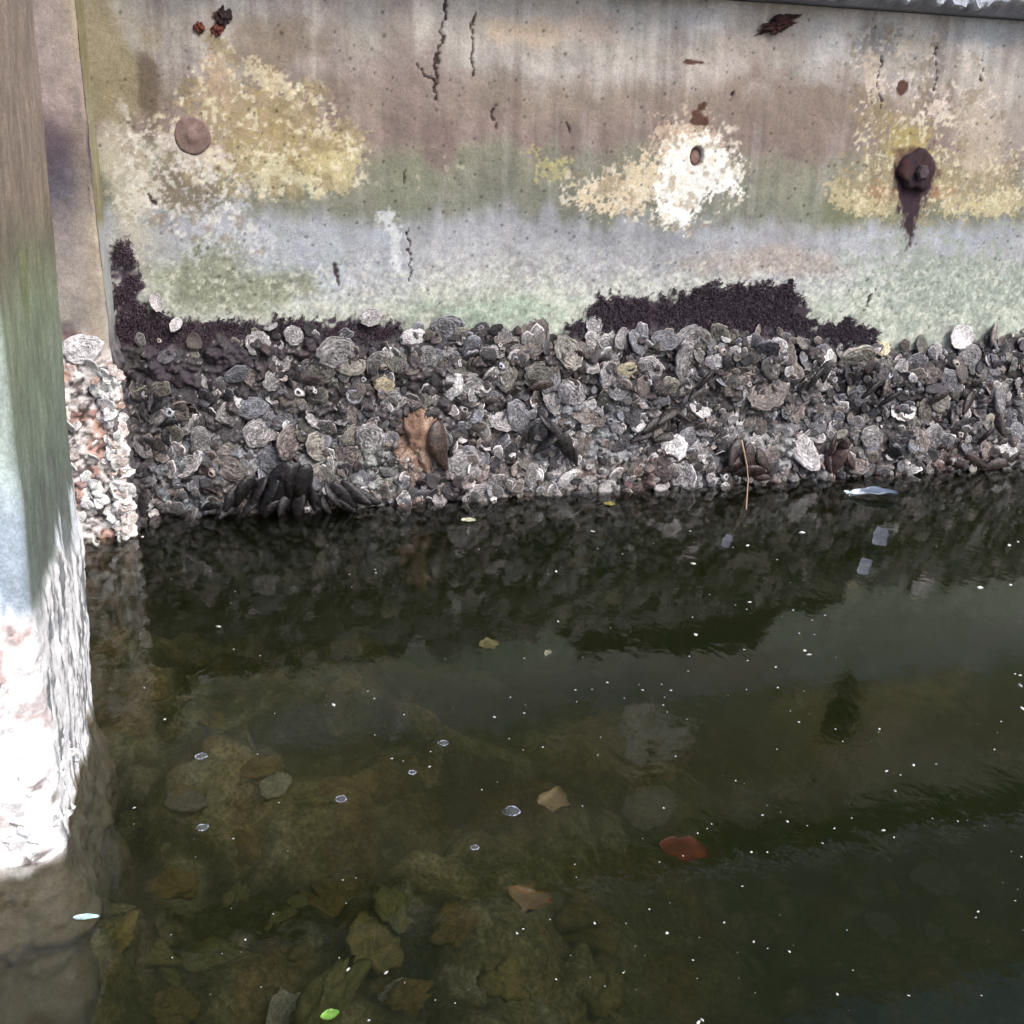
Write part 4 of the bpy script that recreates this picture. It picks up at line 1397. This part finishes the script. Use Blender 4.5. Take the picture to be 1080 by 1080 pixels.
# fish-shaped silvery piece
float_leaf('fish_carcass', 921, 523, 48, 13, -4, (196, 204, 210), 'small silvery blue fish-shaped piece floating near the wall at right', 'dead fish', 0.003, 15, 0.35, 'silvery fish piece', (88, 98, 116))
FISH = bpy.data.objects['fish_carcass']
tm = leaf_mesh('tail_fin', 0.014, 0.007, (196, 206, 212), 77, 0.3)
to = obj('tail_fin', tm, M_BIT, FISH, (-0.042, 0.004, 0.002))
to.rotation_euler = (0, 0, math.radians(60))
x, y = on_water(896, 516)
for i, (px, py, L, Wd, a, lab) in enumerate(((929, 566, 15, 26, 80, 'grey blue imitated reflection below the silvery fish piece, upper one'), (912, 598, 13, 22, 78, 'grey blue imitated reflection below the silvery fish piece, lower one'),
                                              (767, 571, 9, 18, 84, 'grey blue imitated reflection far left of the silvery fish piece'))):
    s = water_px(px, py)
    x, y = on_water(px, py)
    me = leaf_mesh('reflection_slab', Wd * s * 2.2, L * s * 0.5, (84, 86, 92), 30 + i, 0.05, (70, 72, 80), 0.0, 0.12)  # flat slabs added to imitate reflections on the water
    put('reflection_slab', me, M_BIT, (x, y, 0.0006), (0, 0, math.radians(a - 12) - YAW), lab, 'imitated reflection', 'imitated reflections on the water near the wall')
x, y = on_water(968, 492)
me, _ = lump('white_foam_lump', (0.008, 0.006, 0.005), (235, 238, 240), 60, M_BIT)
put('foam_lump', me, M_BIT, (x, y, 0.002), (0, 0, 0), 'small white foam lump at the waterline above the silvery fish piece', 'foam lump')

# bubbles
M_BUB, nt, b, out = new_mat('bubble_film')
b.inputs['Base Color'].default_value = (0.26, 0.28, 0.32, 1)
b.inputs['Roughness'].default_value = 0.03
b.inputs['Alpha'].default_value = 0.16
b.inputs['IOR'].default_value = 1.15
b.inputs['Specular IOR Level'].default_value = 1.0
for px, py, rp, lab, short in ((540, 856, 9, 'largest bubble floating in the middle of the water', 'largest bubble'), (213, 873, 6, 'blue-white bubble floating at the left', 'left bubble'),
                               (360, 843, 6, 'bubble floating between the left bubble and the largest', 'middle bubble'), (467, 784, 5, 'small bubble up and left of the largest', 'upper bubble'),
                               (501, 894, 4, 'dull bubble below and left of the largest', 'dull bubble'), (435, 815, 4, 'faint little bubble left of the upper bubble', 'faint bubble'),
                               (212, 798, 6, 'foamy bubble up from the left bubble', 'foamy bubble')):
    s = water_px(px, py) * rp * 0.85
    V, Fq = lathe([(s * 1.12, -0.0006), (s * 1.1, 0.0003), (s * 1.0, s * 0.18), (s * 0.86, s * 0.42), (s * 0.6, s * 0.62), (s * 0.3, s * 0.72), (s * 0.02, s * 0.75)], 20)
    x, y = on_water(px, py)
    o = put('bubble', mesh_from('bubble', V, Fq), M_BUB, (x, y, 0.0003), (0, 0, 0), lab, 'bubble', 'bubbles on the water')
    V, Fq = lathe([(s * 1.06, 0.0), (s * 1.13, 0.0006), (s * 1.2, 0.0)], 20, 0.25, int(px))
    obj('foam_ring', mesh_from('foam_ring', V, Fq, tinted(V, (150, 154, 166), int(px), 0.8, 300)), M_BIT, o)
    flo.append(dict(o=o, x=x, y=y, short=short))

# white specks on the surface
SP = []
for i in range(5):
    me, _ = lump('foam_speck', (1, 0.8, 0.5), (232, 232, 226), 70 + i, M_BIT, rough=0.5, ns=8, nr=5)
    me.materials.append(M_BIT)
    SP.append(me)
cnt = 0
while cnt < 240:
    px, py = random.uniform(112, 1082), random.uniform(560, 1080)
    if random.random() > (0.35 + 0.65 * min(1, (px - 60) / 500)):
        continue
    if float(fbm(np.array([px / 120.0]), np.array([py / 55.0]), 206)[0]) < random.uniform(-0.6, 0.35):
        continue
    if px < 130 and py > 700:
        continue
    cnt += 1
    x, y = on_water(px, py)
    o = bpy.data.objects.new('foam_speck', random.choice(SP))
    COL.objects.link(o)
    s = water_px(px, py) * min(2.9, random.lognormvariate(math.log(0.8), 0.55))
    o.matrix_world = Matrix.Translation((x, y, s * 0.15)) @ Matrix.Rotation(random.uniform(0, 6.28), 4, 'Z') @ Matrix.Diagonal((s * random.uniform(0.8, 1.7), s, s, 1))
    k = random.uniform(0.45, 1.0)
    o.color = (k, k, k * 0.97, 1)
    tag(o, 'tiny white foam speck adrift on the open dark water', 'foam speck', 'white specks adrift on the water')

# sunken stones and shells
marks2 = list(flo)
STN = []
for i in range(6):
    me, _ = lump('sunken_stone', (1, 0.8, 0.55), (124, 118, 80), 90 + i, M_BED, (92, 90, 60), rough=0.5, fr=1.5, fine=0.12, ns=30, nr=20)
    STN.append(me)
    me.materials.append(M_STONE)
items = []
SPOT = [(195, 838, 26), (262, 890, 46), (185, 930, 30), (230, 1000, 42), (300, 960, 34), (350, 930, 44), (400, 1000, 40), (160, 980, 26), (420, 950, 26), (330, 870, 28), (610, 950, 44), (480, 980, 30),
        (270, 830, 22), (290, 700, 16), (430, 690, 16), (225, 760, 18), (530, 1030, 40), (350, 1050, 36), (180, 1050, 34), (850, 745, 34), (790, 760, 26), (1070, 712, 24), (960, 830, 20), (690, 770, 28), (250, 940, 22),
        (130, 1040, 24), (440, 1060, 30), (320, 1000, 20), (380, 820, 22), (640, 1010, 34), (720, 960, 28), (560, 760, 22)]
for px, py, rp in SPOT:
    x, y = on_water(px, py, -0.16)
    z = float(bed_z(x, y)) 
    zt = max(z, -0.2) if px < 600 else max(z, -0.2)
    x, y = on_water(px, py, zt)
    z = float(bed_z(np.array([x]), np.array([y]))[0])
    o = bpy.data.objects.new('sunken_stone', random.choice(STN))
    COL.objects.link(o)
    d = math.dist((x, y, z), EYE)
    r = rp * d / F
    o.location = (x, y, z - 0.12 * r)
    r *= 0.75
    o.scale = (r * random.uniform(0.9, 1.4), r, r * random.uniform(0.8, 1.2))
    o.rotation_euler = (random.uniform(-0.4, 0.4), random.uniform(-0.4, 0.4), random.uniform(0, 6.28))
    t, c = random.choice([('olive', (0.85, 0.9, 0.7)), ('brown', (0.95, 0.8, 0.6)), ('tan', (1.2, 1.12, 0.85)), ('rusty', (1.0, 0.8, 0.58))])
    o.color = (*c, 1)
    tag(o, None, 'stone', 'stones and lumps lying under the water')
    items.append(dict(o=o, x=x, y=y, tint='sunken ' + t))
relative_labels(items, marks2, 'stone', ('x', 'y'))
for k, (px, py, rp, lab) in enumerate(((305, 1030, 26, 'pale oyster shell lying under the water near the lower left edge'), (1012, 780, 20, 'pale broken shell under the water at the right'),
                                       (1013, 836, 10, 'small whitish shell under the water below the pale broken shell'), (420, 1000, 20, 'cream shell fragment under water up from the green leaf fragment'),
                                       (690, 768, 22, 'pale smooth shell under the water above the red leaf'), (195, 845, 16, 'greenish shell under the water above the left bubble'),
                                       (290, 822, 16, 'ridged cream shell under water left of the middle bubble'), (955, 830, 12, 'dull oval shell under the water left of the small whitish shell'))):
    x, y = on_water(px, py, -0.15)
    o = put_shell(0, 0, 0.02, 'yellowish', k in (0, 4), None, 0.3)
    d = math.dist((x, y, -0.15), EYE)
    r = rp * d / F
    zz = max(float(bed_z(np.array([x]), np.array([y]))[0]) + 0.03, -0.17)
    B = frame((random.gauss(0, 0.25), random.gauss(-0.2, 0.2), 1), random.uniform(0, 6.28)) * r
    zb = float(bed_z(np.array([x]), np.array([y]))[0]) + 0.35 * r
    o.matrix_world = Matrix([[*B[i], [x, y, zb][i]] for i in range(3)] + [[0, 0, 0, 1]])
    o.name = 'sunken_shell'
    o.color = [0.16, 0.15, 0.10, 1] if k not in (0, 3, 6) else [0.36, 0.34, 0.22, 1]
    tag(o, lab, 'sunken shell', 'shells lying under the water')


# ------------------------------------------------------------------ water
def build_water():
    m = bpy.data.materials.new('harbour_water')
    m.use_nodes = True
    nt = m.node_tree
    nt.nodes.clear()
    L = nt.links.new
    out = N(nt, 'ShaderNodeOutputMaterial')
    tr = N(nt, 'ShaderNodeBsdfTransparent')
    gl = N(nt, 'ShaderNodeBsdfGlossy', Roughness=0.015)
    fr = N(nt, 'ShaderNodeFresnel', IOR=1.333)
    mx = N(nt, 'ShaderNodeMixShader')
    tc = N(nt, 'ShaderNodeTexCoord')
    mp = N(nt, 'ShaderNodeMapping')
    mp.inputs['Scale'].default_value = (1.9, 1.15, 1)
    n1 = N(nt, 'ShaderNodeTexNoise', Scale=16.0, Detail=3.0, Roughness=0.5)
    n2 = N(nt, 'ShaderNodeTexNoise', Scale=70.0, Detail=2.0, Roughness=0.5)
    L(tc.outputs['Object'], mp.inputs[0])
    L(mp.outputs[0], n1.inputs['Vector'])
    L(mp.outputs[0], n2.inputs['Vector'])
    ad = N(nt, 'ShaderNodeMath', operation='MULTIPLY_ADD')
    ad.inputs[1].default_value = 0.22
    L(n2.outputs['Fac'], ad.inputs[0])
    L(n1.outputs['Fac'], ad.inputs[2])
    bp = N(nt, 'ShaderNodeBump', Strength=1.0, Distance=0.0005)
    L(ad.outputs[0], bp.inputs['Height'])
    L(bp.outputs[0], gl.inputs['Normal'])
    L(bp.outputs[0], fr.inputs['Normal'])
    L(fr.outputs[0], mx.inputs['Fac'])
    L(tr.outputs[0], mx.inputs[1])
    L(gl.outputs[0], mx.inputs[2])
    L(mx.outputs[0], out.inputs['Surface'])
    pv = N(nt, 'ShaderNodeVolumePrincipled')
    pv.inputs['Color'].default_value = (0.10, 0.13, 0.04, 1)
    pv.inputs['Density'].default_value = 2.9
    pv.inputs['Anisotropy'].default_value = 0.3
    L(pv.outputs[0], out.inputs['Volume'])
    x0, x1, y0, y1, z0 = -6.0, 12.0, -12.0, 0.05, -1.6
    V = [(x0, y0, 0), (x1, y0, 0), (x1, y1, 0), (x0, y1, 0), (x0, y0, z0), (x1, y0, z0), (x1, y1, z0), (x0, y1, z0)]
    Fq = np.array([[0, 1, 2, 3], [7, 6, 5, 4], [0, 4, 5, 1], [1, 5, 6, 2], [2, 6, 7, 3], [3, 7, 4, 0]])
    o = obj('water', mesh_from('water', np.array(V), Fq, smooth=False), m)
    tag(o, 'dark still harbour water mirroring the shell band', 'water', kind='structure')


build_water()

# ------------------------------------------------------------------ light and camera
wd = bpy.data.worlds.new('World')
scene.world = wd
wd.use_nodes = True
nt = wd.node_tree
bg = nt.nodes['Background']
sky = nt.nodes.new('ShaderNodeTexSky')
sky.sky_type = 'NISHITA'
sky.sun_disc = False
SUN_EL, SUN_AZ = math.radians(48), math.radians(150)     # azimuth clockwise from +y: behind the camera, a little left
sky.sun_elevation = SUN_EL
sky.sun_rotation = SUN_AZ
sky.air_density = 1.0
sky.dust_density = 3.0
sky.ozone_density = 1.0
nt.links.new(sky.outputs[0], bg.inputs[0])
bg.inputs[1].default_value = 0.1
sun = bpy.data.lights.new('sun', 'SUN')
sun.energy = 1.2
sun.angle = math.radians(25)
sun.color = (1.0, 0.985, 0.97)
so = bpy.data.objects.new('sun', sun)
COL.objects.link(so)
d = Vector((math.sin(SUN_AZ) * math.cos(SUN_EL), math.cos(SUN_AZ) * math.cos(SUN_EL), math.sin(SUN_EL)))
so.rotation_euler = d.to_track_quat('Z', 'Y').to_euler()

cam = bpy.data.cameras.new('camera')
cam.sensor_width = 36
cam.lens = 36 * F / 1080
cam.clip_start = 0.02
cam.clip_end = 500
co = bpy.data.objects.new('camera', cam)
COL.objects.link(co)
M3 = Matrix(((R_[0], U_[0], -W_[0], EYE[0]), (R_[1], U_[1], -W_[1], EYE[1]), (R_[2], U_[2], -W_[2], EYE[2]), (0, 0, 0, 1)))
co.matrix_world = M3
scene.camera = co

scene.render.engine = 'CYCLES'
scene.cycles.use_denoising = True
scene.cycles.max_bounces = 8
scene.cycles.volume_bounces = 1
scene.cycles.transparent_max_bounces = 12
scene.view_settings.view_transform = 'Standard'
scene.view_settings.look = 'None'
scene.view_settings.exposure = 1.3
scene.view_settings.gamma = 1.0
